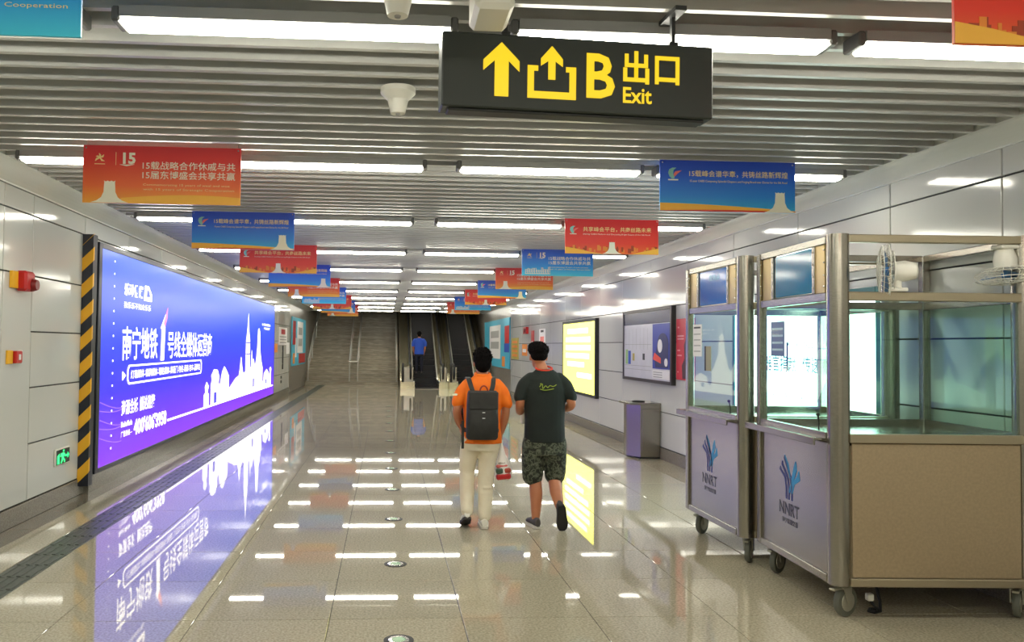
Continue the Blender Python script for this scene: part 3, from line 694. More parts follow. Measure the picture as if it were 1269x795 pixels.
# ------------------------------------------------------------------ steel kiosks on castors
KW, KL = 1.29, 1.15
m_tan = mat('kiosk_panel', (184,164,134), .4, metal=.55, noise=(60,(174,156,128)))
m_gplate = mat('gold_plate', (180,158,104), .3, metal=.8)
m_bpan = mat('blue_glass', (8,96,176), .10, spec=.4)
m_bpan2 = mat('teal_glass', (10,124,168), .10, spec=.4)
m_logo1 = mat('logo_navy', (40,52,120), .4); m_logo2 = mat('logo_cyan', (34,140,200), .4); m_ltxt = mat('logo_black', (36,34,44), .4)
m_wheel = mat('castor_tread', (96,98,88), .6); m_cast = mat('castor_metal', (176,174,160), .35, metal=.7)
def kiosk(loc, rz, label, blue, swivel):
    t = thing('ticket_kiosk', label, 'kiosk', loc, rz)
    cr = .065
    for (x, y) in ((cr,cr),(KW-cr,cr)):
        MB().lathe([(cr,.21),(cr,2.37)], (x,y,0), n=28).build('round_column', m_steel, t)
    for (x, y) in ((.03,KL-.03),(KW-.03,KL-.03)):
        MB().bev(x-.03,x+.03,y-.03,y+.03,.21,2.36,.006).build('square_post', m_steel, t)
    # lower carcass
    MB().box(.035,KW-.035,.03,KL-.02,.225,1.06).build('carcass', m_steel_d, t)
    MB().bev(.02,.035,.12,KL-.05,.25,1.07,.003).build('side_panel', m_steel, t); MB().bev(KW-.035,KW-.02,.12,KL-.05,.25,1.07,.003).build('side_panel', m_steel, t)
    MB().bev(.125,KW-.125,.018,.03,.262,1.076,.003).build('front_panel', m_tan, t)
    for (z0, z1) in ((.208,.258),(1.08,1.135)):
        MB().bev(.11,KW-.11,.005,.06,z0,z1,.005).build('front_rail', m_steel_d, t); MB().bev(.05,KW-.05,KL-.05,KL,z0,z1,.005).build('back_rail', m_steel, t)
        MB().bev(.005,.04,.11,KL-.05,z0,z1,.004).build('side_rail', m_steel, t); MB().bev(KW-.04,KW-.005,.11,KL-.05,z0,z1,.004).build('side_rail', m_steel, t)
    MB().bev(.04,KW-.04,.06,KL-.05,1.06,1.085,.003).build('worktop', m_steel, t)
    lg = MB().bev(-.07,.05,.10,KL+.03,1.085,1.10,.003).build('service_ledge', m_steel, t)
    MB().bev(-.075,-.062,.10,KL+.03,1.055,1.10,.003).build('ledge_lip', m_steel, lg)
    # beams
    for (z0, z1) in ((1.955,2.01),(2.315,2.365)):
        MB().bev(.11,KW-.11,.01,.055,z0,z1,.005).build('front_beam', m_steel_d, t); MB().bev(.05,KW-.05,KL-.05,KL-.005,z0,z1,.005).build('back_beam', m_steel, t)
        MB().bev(.008,.05,.11,KL-.05,z0,z1,.005).build('side_beam', m_steel, t); MB().bev(KW-.05,KW-.008,.11,KL-.05,z0,z1,.005).build('side_beam', m_steel, t)
    # panes
    MB().box(.025,.031,.13,KL-.06,1.10,1.955).build('glass_pane', m_glass, t); MB().box(KW-.031,KW-.025,.13,KL-.06,1.135,1.955).build('glass_pane', m_glass, t)
    MB().box(.13,KW-.13,.028,.034,1.135,1.955).build('glass_pane', m_glass, t); MB().box(.06,KW-.06,KL-.03,KL-.024,1.135,1.955).build('glass_pane', m_glass, t)
    # fascia over the side window: coloured panel between two brass plates
    MB().bev(.02,.036,.30,.86,2.02,2.31,.003).build('fascia_panel', m_bpan if blue else m_bpan2, t)
    for (a, c) in ((.14,.265),(.93,1.08)): MB().bev(.02,.034,a,c,2.01,2.315,.003).build('brass_plate', m_gplate, t)
    for yy in (.28,.90): MB().bev(.012,.042,yy-.018,yy+.018,2.01,2.315,.004).build('fascia_mullion', m_steel, t)
    for yy in (.13,.28,.90,1.09):
        for z in (2.05,2.12,2.20,2.28): MB().ball((.010,yy,z), .006, 8, 5).build('rivet', m_chrome, t)
    # emblem and lettering on the side panel (read from the corridor)
    def side(poly, m, name): 
        MB().flat([(a*1.3, c) for a, c in poly], 0, .002).build(name, m, t, (.02,.80,0), (0,0,R_(-90)))
    zb = .615
    for k, (x0, x1, x2, z2) in enumerate(((.085,.07,.01,.215),(.115,.10,.035,.255),(.15,.135,.065,.30))):
        side(strip([(x0,zb),(x0,zb+.08),(x1,zb+.15),(x2,zb+z2-.02),(x2+.005,zb+z2)], [.016,.017,.02,.022,.006]), m_logo1, 'logo_stem')
    for k, (x0, x1, x2, z2) in enumerate(((.12,.15,.19,.275),(.15,.17,.225,.215))):
        side(strip([(x0,zb+.05),(x1,zb+.12),(x2,zb+z2-.05),(x2+.004,zb+z2)], [.015,.022,.04,.006]), m_logo2, 'logo_leaf')
    side(strip([(.065,zb+.30),(.10,zb+.24),(.13,zb+.15)], [.006,.022,.016]), m_logo2, 'logo_leaf')
    for (bd, x0, z0, w, h, bo) in (('NNRT',0,.505,.30,.085,.01),('南宁轨道交通',.045,.445,.235,.04,.02)):
        text('logo_lettering', bd, 0, 0, w, h, m_ltxt, t, bold=bo, rz=R_(-90), off=(.0185,.80-x0,z0))
    # castors, each swivelled its own way
    for (x, y), sw in zip(((.10,.10),(KW-.10,.10),(.10,KL-.10),(KW-.10,KL-.10)), swivel):
        c = MB().bev(-.045,.045,-.045,.045,.192,.208,.004).tube([(0,0,.17),(0,0,.195)],.022,10).bev(-.036,.036,-.03,.045,.178,.186,.003)
        for s in (-1,1): c.add([(s*.032+q*.004, dy+.03, z) for q in (-1,1) for (dy,z) in ((-.055,.182),(.015,.182),(.018,.085),(-.018,.085))],
              [(0,1,2,3),(7,6,5,4),(0,4,5,1),(1,5,6,2),(2,6,7,3),(3,7,4,0)])
        c = c.build('castor', m_cast, t, (x,y,0), (0,0,R_(sw)))
        MB().lathe([(.062,-.02),(.088,-.019),(.093,-.010),(.093,.010),(.088,.019),(.062,.02)], (0,.03,.093), 'X', 28).build('wheel', m_wheel, c)
        MB().lathe([(.03,-.026),(.058,-.0235),(.062,-.018),(.062,.018),(.058,.0235),(.03,.026)], (0,.03,.093), 'X', 24).build('wheel_hub', m_cast, c)
        MB().bev(-.02,.02,-.10,-.02,.172,.186,.004).build('brake_pedal', m_cast, c)
    return t
k2 = kiosk((2.735,4.80,0), -.05, 'nearer stainless steel kiosk with teal fascia panel, on castors', False, (-62,-40,-50,20))
k1 = kiosk((2.715,6.04,0), 0., 'farther stainless steel kiosk with blue fascia panel, by red poster', True, (-35,10,-48,-20))
text('fascia_lettering', '服务点', 0, 0, .22, .05, mat('print_sky',(120,190,220),.4), k1, rz=R_(-90), off=(.018,.66,2.22))

# things in the kiosks
def sheet_on(name, label, x, y, z, w, h, m, rz=-90):
    t = thing(name, label, 'paper', (x, y, z), R_(rz))
    MB().box(0,w,-.003,0,0,h).build('sheet', m, t); return t
t = sheet_on('paper_notice', 'white printed sheet taped inside the farther kiosk window', 2.738, 7.06, 1.58, .19, .28, m_paper)
patch(t,'heading_bar',.02,.17,.245,.26,m_dark,-.003,.001)
for k in range(4): patch(t,'text_bar',.02,.17,.04+.05*k,.05+.05*k,m_grey,-.003,.001)
t = sheet_on('menu_card', 'olive grey card on the farther kiosk window glass', 2.738, 6.80, 1.46, .13, .21, mat('card_olive',(150,146,112),.5)); patch(t,'dark_edge',0,.03,0,.21,m_dark,-.003,.001)
t = sheet_on('grey_notice', 'grey printed sheet taped inside the nearer kiosk window', 2.826, 5.78, 1.60, .20, .25, mat('sheet_grey',(150,142,150),.6)); 
for k in range(4): patch(t,'text_bar',.02,.18,.04+.05*k,.055+.05*k,m_paper,-.003,.001)
t = sheet_on('slim_card', 'slim dark card edge on the nearer kiosk window glass', 2.815, 5.53, 1.50, .02, .20, m_dark); patch(t,'card_face',.004,.016,.01,.19,m_nav,-.003,.001)
def mic(loc, label):
    t = thing('gooseneck_microphone', label, 'microphone', loc)
    MB().bev(-.05,.05,-.06,.06,0,.02,.006).build('microphone_base', m_black, t)
    MB().tube([(0,0,.02),(.0,-.005,.06),(-.01,-.02,.10),(-.03,-.05,.13)], .005, 8).build('gooseneck', m_black, t)
    MB().ball((-.035,-.058,.134), (.012,.016,.012)).build('microphone_head', m_black, t)
mic((2.85,6.55,1.086), 'black gooseneck microphone on the farther kiosk counter')
mic((2.90,5.27,1.086), 'black gooseneck microphone on the nearer kiosk counter')
def fan(loc, rz, label, tilt, hang):
    t = thing('wall_fan', label, 'fan', loc, rz)
    g = -1 if hang else 1
    MB().bev(-.06,.06,-.05,.05,-.0 if not hang else -.025,.025 if not hang else 0,.006).build('fan_bracket', m_white, t)
    MB().tube([(0,0,0),(0,0,g*.10)], .022, 10).build('fan_neck', m_white, t)
    h = MB().lathe([(.02,.11),(.05,.10),(.065,.04),(.06,-.02),(.03,-.03)], (0,0,0), 'Y').build('motor_housing', m_white, t, (0,0,g*.13), (tilt,0,0))
    c = MB()
    for rr, yy in ((.17,-.05),(.165,-.085),(.13,-.10),(.09,-.108),(.05,-.112),(.13,-.025),(.09,-.02)):
        c.tube([(rr*math.cos(a*.3142), yy, rr*math.sin(a*.3142)) for a in range(20)], .0025, 5, close=True)
    for a in range(24):
        ca, sa = math.cos(a*.2618), math.sin(a*.2618); c.tube([(.03*ca,-.112,.03*sa),(.13*ca,-.10,.13*sa),(.17*ca,-.06,.17*sa),(.10*ca,-.02,.10*sa)], .0018, 4)
    c.build('cage', m_white, h)
    bl = MB()
    for a in (0,120,240):
        r = R_(a); pts = [(.02,-.01),(.06,-.045),(.13,-.05),(.15,.0),(.13,.045),(.05,.02)]
        bl.add([(x*math.cos(r)-z*math.sin(r), -.06+z*.35, x*math.sin(r)+z*math.cos(r)) for x, z in pts], [tuple(range(6))])
    bl.lathe([(.025,-.075),(.03,-.05)], (0,0,0), 'Y', 12)
    bl.build('fan_blade', mat('fan_blue', (50,110,170), .4), h)
    return t
f1 = fan((3.17,4.83,2.012), R_(-118), 'white desk fan facing left on the nearer kiosk beam', 0., False)
f2 = fan((3.86,4.815,2.315), R_(0), 'white fan hanging face down from the nearer kiosk top rail', R_(84), True)
t = thing('power_cable', 'black power cable with pale plug dangling under the nearer kiosk', 'cable', (3.10,4.98,0))
MB().tube([(.04,.1,.22),(.05,.06,.14),(.05,.02,.06),(.02,-.03,.012),(-.03,-.05,.012),(-.05,-.02,.012),(-.02,.02,.012),(.02,.0,.016),(.0,-.04,.03),(-.03,-.03,.06),(-.045,-.03,.085)], .009, 8).build('cord', m_black, t)
MB().bev(-.07,-.03,-.05,-.01,.08,.125,.006).build('plug', m_white, t)

# in-floor direction lights
t0 = None
for k in range(12):
    p = (.09, 4.57+1.575*k, 0)
    if k == 0:
        t0 = thing('floor_light', f'small round direction light in the floor, {NTH[11-k]} from the staircase end', 'light', p, group='direction lights down the corridor floor')
        MB().lathe([(.085,.0005),(.085,.004),(.07,.005)], n=28).build('black_ring', m_black, t0)
        MB().lathe([(.06,.005),(.058,.007)], n=24).build('chrome_ring', m_chrome, t0)
        MB().lathe([(.04,.007),(.038,.0085)], n=20).build('green_lens', mat('lens_green', (150,190,150), .2), t0)
    else: dup(t0, p, label=f'small round direction light in the floor, {NTH[11-k]} from the staircase end')

# ------------------------------------------------------------------ staircase
SY, RUN, RISE, NS = 33.2, .30, .15, 26
m_step = mat('stair_stone', (166,158,138), .4, noise=(3,(130,123,106)), rnd=.12, stretch=(1,1,8))
m_nose = mat('stair_nosing', (140,132,114), .5)
st = thing('staircase', 'wide grey stone staircase rising beside the escalators', 'staircase', (0,0,0))
SX0, SX1 = XL+.0, .52
for k in range(NS):
    s = MB().box(SX0+.004, SX1, SY+k*RUN, SY+(k+1)*RUN+ (4.8 if k == NS-1 else .0), k*RISE if k < 1 else k*RISE-.02, (k+1)*RISE).build('step', m_step, st)
    MB().box(SX0+.01, SX1-.01, SY+k*RUN-.012, SY+k*RUN+.03, (k+1)*RISE-.03, (k+1)*RISE+.002).build('nosing', m_nose, s)
MB().prism([(SY+.35,0),(SY+NS*RUN,0),(SY+NS*RUN,NS*RISE-.04),(SY+.35,.12)], SX0+.004, SX1).build('stair_core', m_stone, st)
m_wrail = mat('rail_steel', (226,224,214), .2, metal=.5)
def rail(name, label, xs, y0, n, wallside=False):
    t = thing(name, label, 'handrail', (0,0,0))
    sl = RISE/RUN
    for x in xs:
        z0 = max(0, (y0-SY)*sl)
        pts = [(x, y0+.05+.9*i, z0+.95+.9*i*sl) for i in range(n)]
        MB().tube(([(x, y0-.12, z0+.88)] if not wallside else []) + pts, .040, 8).build('rail_bar', m_wrail, t)
        MB().tube([(p[0],p[1],p[2]-.35) for p in pts], .028, 6).build('lower_bar', m_wrail, t)
        for i in range(0, n, 2):
            yy = y0+.05+.9*i; MB().tube([(x, yy, max(0,(yy-SY)*sl)+ (.02 if yy > SY else 0)), (x, yy, z0+.95+.9*i*sl)], .03, 6).build('rail_post', m_wrail, t)
    if len(xs) == 2: MB().tube([(xs[0],y0-.12,z0+.88),(xs[1],y0-.12,z0+.88)], .040, 8).build('end_loop', m_wrail, t)
rail('centre_handrail', 'double white steel handrail down the middle of the staircase', (-1.50,-1.16), 33.35, 9)
rail('stair_handrail', 'white handrail along the left wall of the staircase', (XL+.12,), 33.3, 9, True)
rail('stair_side_rail', 'white handrail between the staircase and the first escalator', (.44,), 33.3, 9, True)

# ------------------------------------------------------------------ escalators
EY, ES = 31.0, math.tan(R_(30))
m_escs = mat('escalator_step', (34,34,36), .5, metal=.4); m_comb = mat('comb_plate', (150,146,136), .35, metal=.8)
m_bal = mat('balustrade_steel', (206,198,170), .18, metal=.85); m_dkp = mat('escalator_side', (92,100,104), .3, metal=.7)
def escalator(label, x0, x1, xl, xr, sign):
    t = thing('escalator', label, 'escalator', (0,0,0))
    FL = 1.0      # flat run before the incline
    MB().box(x0, x1, EY-.5, EY, 0, .012).build('comb_plate', m_comb, t)
    for k in range(20):
        y = EY + .4*k; z = max(0., (y+.4-EY-FL)*ES)
        MB().box(x0+.01, x1-.01, y, y+.4, max(z-.28,.0), z+.02).build('step', m_escs, t)
    for s in (0, 1):
        xa, xb = ((xl, x0) if s == 0 else (x1, xr))
        xm = xb-.16 if s == 0 else xa+.16       # balustrade line
        top = lambda y: max(0., (y-EY-FL)*ES)
        ys = [EY-.35, EY+FL, EY+8.4]
        # plinth (deck) and side skirt
        MB().prism([(EY-.35,0),(EY+8.4,0),(EY+8.4,top(EY+8.4)+.26),(EY+FL,.26),(EY-.35,.26)], xa, xb).build('deck_cladding', m_bal, t)
        MB().prism([(EY-.1,.26),(EY+FL,.26),(EY+8.4,top(EY+8.4)+.26),(EY+8.4,top(EY+8.4)+.90),(EY+FL,.88),(EY-.1,.86)], xm-.02, xm+.02).build('balustrade_panel', m_bal, t)
        MB().prism([(EY-.3,.26),(EY+FL,.26),(EY+8.4,top(EY+8.4)+.26),(EY+8.4,top(EY+8.4)+.30),(EY+FL,.30),(EY-.3,.30)], (xb-.05 if s == 0 else xa), (xb if s == 0 else xa+.05)).build('skirt_trim', m_wrail, t)
        pts = [(xm, EY+8.4, top(EY+8.4)+.93), (xm, EY+FL+.3, .93+.3*ES), (xm, EY+FL, .93), (xm, EY, .93)] + [(xm, EY-.36*math.sin(R_(a)), .62+.31*math.cos(R_(a))) for a in (30,60,90,120,150)] + [(xm, EY-.05, .31)]
        MB().tube(pts, .042, 8).build('handrail', m_black, t)
        MB().tube([(xm,EY-.30*math.sin(R_(a)),.62+.26*math.cos(R_(a))) for a in (0,30,60,90,120,150,180)], .03, 8).build('newel_ring', m_chrome, t)
        MB().bev(xa+.04, xb-.04, EY-.24, EY-.02, .0, .84, .03).build('newel_box', m_steel, t)
    MB().tube([(xl+.09,EY+.2,.93),(xl+.09,EY-.1,.92),(xl+.09,EY-.28,.80),(xl+.09,EY-.34,.6),(xl+.09,EY-.30,.3),(xl+.09,EY-.28,.02)], .04, 8).build('guard_bar', m_black, t)
    MB().bev(sign-.10, sign+.10, EY+7.2, EY+7.22, 4.45, 4.6, .004).build('yellow_marker', m_yel, t)
    return t
escalator('left escalator with dark steps, next to the staircase', 1.10, 2.02, .56, 2.38, .8)
escalator('right escalator with dark steps, next to the teal board wall', 2.76, 3.52, 2.40, 4.06, 2.4)

# ------------------------------------------------------------------ people
def fuse(mb, name, vox=.008, smooth=4):
    """union of overlapping closed pieces into ONE continuous skin"""
    me = bpy.data.meshes.new(name); me.from_pydata(mb.v, [], mb.f); me.update()
    import bmesh
    bm = bmesh.new(); bm.from_mesh(me); bmesh.ops.recalc_face_normals(bm, faces=bm.faces); bm.to_mesh(me); bm.free()
    o = bpy.data.objects.new(name, me); COL.objects.link(o)
    r = o.modifiers.new('r', 'REMESH'); r.mode = 'VOXEL'; r.voxel_size = vox; r.use_smooth_shade = True
    k = o.modifiers.new('s', 'SMOOTH'); k.factor = .5; k.iterations = smooth
    out = bpy.data.meshes.new_from_object(o.evaluated_get(bpy.context.evaluated_depsgraph_get()))
    bpy.data.objects.remove(o); bpy.data.meshes.remove(me); out.name = name
    out.polygons.foreach_set('use_smooth', [True]*len(out.polygons))
    return out
def limb(mb, pts, rs, n=14):
    mb.tube(pts, list(rs), n)
    for p, r in zip(pts, rs): mb.ball(p, r*.995, n, 8)
def spline(pts, m=5):
    P = [Vector(p) for p in pts]; out = []
    for i in range(len(P)-1):
        a, b, c, d = P[max(i-1,0)], P[i], P[i+1], P[min(i+2,len(P)-1)]
        for k in range(m):
            t = k/m; out.append(.5*((2*b)+(c-a)*t+(2*a-5*b+4*c-d)*t*t+(3*b-a-3*c+d)*t**3))
    return out + [P[-1]]
def slimb(mb, pts, rs, m=4):
    P = spline(pts, m); rr = []
    for i in range(len(rs)-1): rr += [rs[i]+(rs[i+1]-rs[i])*k/m for k in range(m)]
    limb(mb, P, rr+[rs[-1]])
def hand(mb, w, d, nrm, side, curl=.5):
    """palm and five fingers from wrist w along d; the palm faces nrm; thumb on the `side` edge"""
    w, d, nrm = Vector(w), Vector(d).normalized(), Vector(nrm); nrm = (nrm - d*nrm.dot(d)).normalized(); s = d.cross(nrm)*side
    for k in (-1,0,1): limb(mb, [w + s*.008*k, w + d*.085 + s*.023*k], (.017,.015), 8)
    for k, (o, l) in enumerate(((.032,.072),(.011,.082),(-.011,.076),(-.031,.06))):
        b = w + d*.085 + s*o; P = [b]; a = 0.
        for q in (.42,.33,.25):
            a += curl*1.1; dd = d*math.cos(a) + nrm*math.sin(a); b = b + dd*l*q; P.append(b)
        limb(mb, P, (.0095,.009,.0085,.0075), 8)
    b = w + d*.03 + s*.025
    limb(mb, [b, b + (s*.7+d*.6+nrm*.3).normalized()*.035, b + (s*.5+d*.75+nrm*.55).normalized()*.065], (.012,.0105,.009), 8)
def shoe(parent, heel, toe, up, m_up, m_sole, name='shoe', L=.27):
    heel, toe = Vector(heel), Vector(toe); yv = (toe-heel).normalized(); zv = Vector(up); zv = (zv - yv*zv.dot(yv)).normalized(); xv = yv.cross(zv)
    Mx = Matrix(((xv.x,yv.x,zv.x,heel.x),(xv.y,yv.y,zv.y,heel.y),(xv.z,yv.z,zv.z,heel.z),(0,0,0,1)))
    prof = [(0,.022,.030,.075),(.03,.033,.034,.085),(.08,.036,.034,.080),(.13,.038,.032,.068),(.18,.045,.028,.058),(.22,.045,.022,.050),(.255,.032,.016,.040),(.272,.014,.010,.032)]
    b = MB(); V = []; n = 12; Fc = []
    for (y, w, zc, zt) in prof:
        for j in range(n):
            a = 2*math.pi*j/n; z = zt*.5 + .012 + math.sin(a)*zt*.5; V.append((w*math.cos(a), y*L/.272, z))
    for i in range(len(prof)-1):
        for j in range(n): Fc.append((i*n+j, i*n+(j+1) % n, (i+1)*n+(j+1) % n, (i+1)*n+j))
    Fc += [tuple(reversed(range(n))), tuple(range((len(prof)-1)*n, len(prof)*n))]
    b.add(V, Fc, True); o = b.build(name, m_up, parent); o.matrix_local = Mx
    ol = [(w+.005, y*L/.272) for (y, w, _, _) in prof]; poly = [(x, y) for x, y in ol] + [(-x, y) for x, y in reversed(ol)]
    q = MB(); n2 = len(poly); q.add([(x,y,0) for x,y in poly]+[(x,y,.022) for x,y in poly], [tuple(reversed(range(n2))), tuple(range(n2,2*n2))]+[(i,(i+1)%n2,(i+1)%n2+n2,i+n2) for i in range(n2)])
    q.build('sole', m_sole, o)
def head(mb, c, s=1.):
    x, y, z = c
    mb.ball((x,y-.005,z+.02), (.074*s,.092*s,.098*s), 20, 14)          # skull
    mb.ball((x,y+.022,z-.045), (.058*s,.066*s,.070*s), 18, 12)         # jaw
    mb.ball((x,y+.098*s,z-.012), (.013,.018,.016), 10, 8)              # nose
    limb(mb, [(x,y+.085*s,z+.02),(x,y+.105*s,z-.012)], (.009,.012), 8)
    for k in (-1,1): mb.ball((x+k*.077*s,y-.002,z-.008), (.011,.020,.030), 10, 8)   # ears
def face(parent, c, s=1.):
    x, y, z = c
    for k in (-1,1): MB().ball((x+k*.03,y+.082*s,z+.012), (.012,.008,.008), 10, 8).build('eye', mat('eye_dark',(30,22,20),.2), parent)
    for k in (-1,1): MB().tube([(x+k*.014,y+.088*s,z+.034),(x+k*.045,y+.076*s,z+.034)], .005, 6).build('eyebrow', mat('hair_black',(18,16,16),.6), parent)
    MB().tube([(x-.022,y+.080*s,z-.055),(x,y+.087*s,z-.057),(x+.022,y+.080*s,z-.055)], .0055, 6).build('mouth', mat('lip',(160,84,74),.5), parent)
m_skin = mat('skin_tan', (186,120,84), .5, noise=(9,(178,112,78)))
m_hair = mat('hair_dark', (14,12,12), .95, spec=.1, bump=.6, bscale=60)
def hair_mesh(c, seed, flat=False, s=1.):
    r = random.Random(seed); b = MB(); x, y, z = c
    if not flat:
        b.ball((x,y-.014,z+.045), (.090*s,.104*s,.092*s), 18, 12); b.ball((x,y-.045,z-.005), (.078*s,.070*s,.085*s), 16, 10)
    else:
        b.ball((x,y-.01,z+.062), (.096*s,.106*s,.070*s), 18, 12); b.ball((x-.01,y+.01,z+.095), (.086*s,.090*s,.052*s), 16, 10); b.ball((x,y-.042,z+.018), (.080*s,.066*s,.062*s), 16, 10)
    for k in range(130):
        a = r.uniform(0,2*math.pi); e = r.uniform(.05,1.3); q = Vector((math.cos(a)*math.cos(e), math.sin(a)*math.cos(e), math.sin(e)))
        p = Vector((x,y-.012,z+.045)) + Vector((q.x*.084*s,q.y*.098*s,q.z*(.088 if not flat else .082)*s))
        u = (q + Vector((r.uniform(-.5,.5),r.uniform(-.5,.5),r.uniform(-.3,.6)))).normalized(); limb(b, [p-u*.01, p+u*r.uniform(.012,.026)], (.011,.004), 6)
    return fuse(b, 'hair', .005, 1)

# --- person in the orange polo shirt
PA = thing('person', 'person in orange polo and pale trousers walking with a carrier bag', 'person', (.888, 7.40, 0))
b = MB(); hc = (0,.01,1.495); head(b, hc, .98)
limb(b, [(0,-.01,1.32),(0,.0,1.42)], (.055,.050))
b.loft([(0,0,.82,.14,.10),(0,0,.95,.135,.095),(0,0,1.1,.15,.10),(0,0,1.22,.165,.105),(0,0,1.30,.15,.09),(0,-.005,1.36,.08,.065)])
slimb(b, [(-.145,0,1.27),(-.195,-.01,1.17),(-.235,-.03,1.06),(-.215,.03,.97),(-.185,.10,.90)], (.044,.044,.038,.038,.027)); hand(b, (-.185,.10,.90), (.15,.5,-.7), (.9,.1,.2), 1, .45)
slimb(b, [(.145,0,1.27),(.20,-.01,1.17),(.216,-.02,1.06),(.20,.0,.95),(.178,.02,.855)], (.044,.044,.038,.038,.027)); hand(b, (.178,.02,.855), (-.05,.05,-1), (-.9,.3,0), 1, .85)
slimb(b, [(-.085,0,.86),(-.115,.05,.66),(-.128,.07,.47),(-.135,-.02,.28),(-.14,-.10,.13)], (.085,.070,.052,.050,.034))
slimb(b, [(.08,0,.86),(.055,.0,.66),(.035,-.01,.47),(.03,-.04,.26),(.022,-.06,.09)], (.085,.070,.052,.050,.034))
link('body', fuse(b, 'body'), m_skin, PA); face(PA, hc, .98)
link('hair', hair_mesh(hc, 5), m_hair, PA)
m_orange = mat('polo_orange', (250,124,16), .75, bump=.25, noise=(12,(244,114,12)), bscale=9)
b = MB(); b.loft([(0,0,.765,.185,.135),(0,0,.82,.182,.130),(0,0,.95,.168,.118),(0,0,1.1,.178,.122),(0,0,1.22,.190,.126),(0,-.003,1.30,.176,.108),(0,-.006,1.355,.105,.082),(0,-.002,1.395,.068,.066)], 24)
slimb(b, [(-.13,0,1.30),(-.19,-.01,1.225),(-.228,-.02,1.135)], (.056,.062,.057)); slimb(b, [(.13,0,1.30),(.185,-.01,1.225),(.222,-.015,1.125)], (.056,.062,.057))
sh = link('polo_shirt', fuse(b, 'polo_shirt', .009, 3), m_orange, PA)
MB().tube([(.066*math.cos(a*.3927),-.004+.064*math.sin(a*.3927),1.392+.012*math.sin(a*.3927)) for a in range(16)], .014, 8, close=True).build('collar', m_orange, sh)
MB().flat([(-.02,0),(.02,0),(.03,.014),(.01,.02),(-.02,.014)],0,.002).build('sleeve_badge', m_pale, sh, (-.262,-.085,1.20), (0,0,R_(-20)))
m_khaki = mat('trouser_cream', (232,222,200), .8, bump=.5, noise=(8,(224,212,188)), bscale=14)
b = MB(); b.loft([(0,0,.70,.165,.125),(0,0,.80,.178,.128),(0,0,.845,.165,.118)], 20)
slimb(b, [(-.09,0,.80),(-.118,.045,.64),(-.128,.06,.47),(-.135,-.02,.29),(-.14,-.085,.165)], (.098,.084,.070,.066,.056)); slimb(b, [(.085,0,.80),(.058,.0,.64),(.037,-.012,.47),(.032,-.04,.28),(.024,-.06,.11)], (.098,.086,.072,.068,.060))
for k in range(4): b.ball((.03+.012*(k%2),-.055,.22+.05*k), (.062,.055,.016), 12, 8)
link('trousers', fuse(b, 'trousers', .009, 2), m_khaki, PA)
m_wshoe = mat('shoe_white', (226,222,212), .6); m_ws = mat('sole_dark', (44,42,42), .7); m_wsole = mat('sole_white', (206,200,190), .6)
shoe(PA, (.016,-.125,.004), (.03,.13,.004), (0,0,1), m_wshoe, m_wsole)
shoe(PA, (-.142,-.155,.10), (-.145,.07,.006), (0,.4,1), m_wshoe, m_ws)

t = thing('backpack', 'black flap backpack on the back of the orange shirt', 'backpack', (.868, 7.40, .82))
m_bag = mat('backpack_black', (40,40,38), .55, bump=.3, noise=(14,(32,32,32)), bscale=8)
b = MB(); b.loft([(-.005,-.20,0,.13,.065),(-.005,-.20,.02,.142,.078),(-.005,-.20,.15,.143,.085),(-.003,-.195,.30,.140,.078),(0,-.188,.40,.135,.065),(0,-.185,.43,.125,.052)], 28)
for (vx, vy, vz) in (): pass
V2 = []
for (x, y, z) in b.v:      # square the oval into a boxy pack
    dx, dy = x/.142, (y+.197)/.085; k = max(abs(dx),abs(dy),1e-6); l = math.hypot(dx,dy); q = (1+.28*(1-k/max(l,1e-6))/.2929) if l > 0 else 1
    V2.append((x*q, -.197+(y+.197)*q, z))
b.v = V2; pk = b.build('pack_body', m_bag, t)
MB().bev(-.130,.130,-.283,-.268,.27,.425,.007).build('top_flap', m_bag, t)
for k, z in enumerate((.24,.19)): MB().bev(-.012,.012,-.292,-.284,z,z+.006,.001).build('logo_mark', m_paper, t)
MB().tube([(.035*math.cos(R_(a))+.01,-.20,.425+.05*math.sin(R_(a))) for a in range(0,181,20)], .007, 8).build('grab_handle', mat('handle_red',(150,40,24),.5), t)
for s in (-1,1):
    P = spline([(s*.075,-.14,.40),(s*.10,-.125,.47),(s*.115,-.05,.535),(s*.118,.04,.53),(s*.122,.125,.43),(s*.13,.135,.28),(s*.16,.05,.12),(s*.135,-.13,.06)], 5)
    q = MB()
    for i in range(len(P)-1):
        a, c = P[i], P[i+1]; dx = Vector((.021,0,0)); n_ = (c-a).cross(dx).normalized()*.005
        q.add([a-dx-n_,a+dx-n_,a+dx+n_,a-dx+n_,c-dx-n_,c+dx-n_,c+dx+n_,c-dx+n_],[(0,1,2,3),(7,6,5,4),(0,4,5,1),(1,5,6,2),(2,6,7,3),(3,7,4,0)])
    fz = q.build('shoulder_strap', m_bag, t)
MB().bev(-.185,-.160,-.165,-.155,-.09,.16,.003).build('loose_strap', m_bag, t)
t = thing('carrier_bag', 'white plastic carrier bag of red and green goods in a hand', 'bag', (1.075, 7.42, .42))
m_plas = mat('bag_plastic', (238,232,228), .3)
b = MB(); b.loft([(.02,0,.0,.045,.03),(.02,0,.02,.075,.05),(.02,0,.09,.080,.055),(.012,0,.17,.058,.042),(.002,0,.24,.032,.028),(-.003,0,.33,.012,.014),(-.004,0,.37,.014,.012)], 16)
b.build('bag_film', m_plas, t)
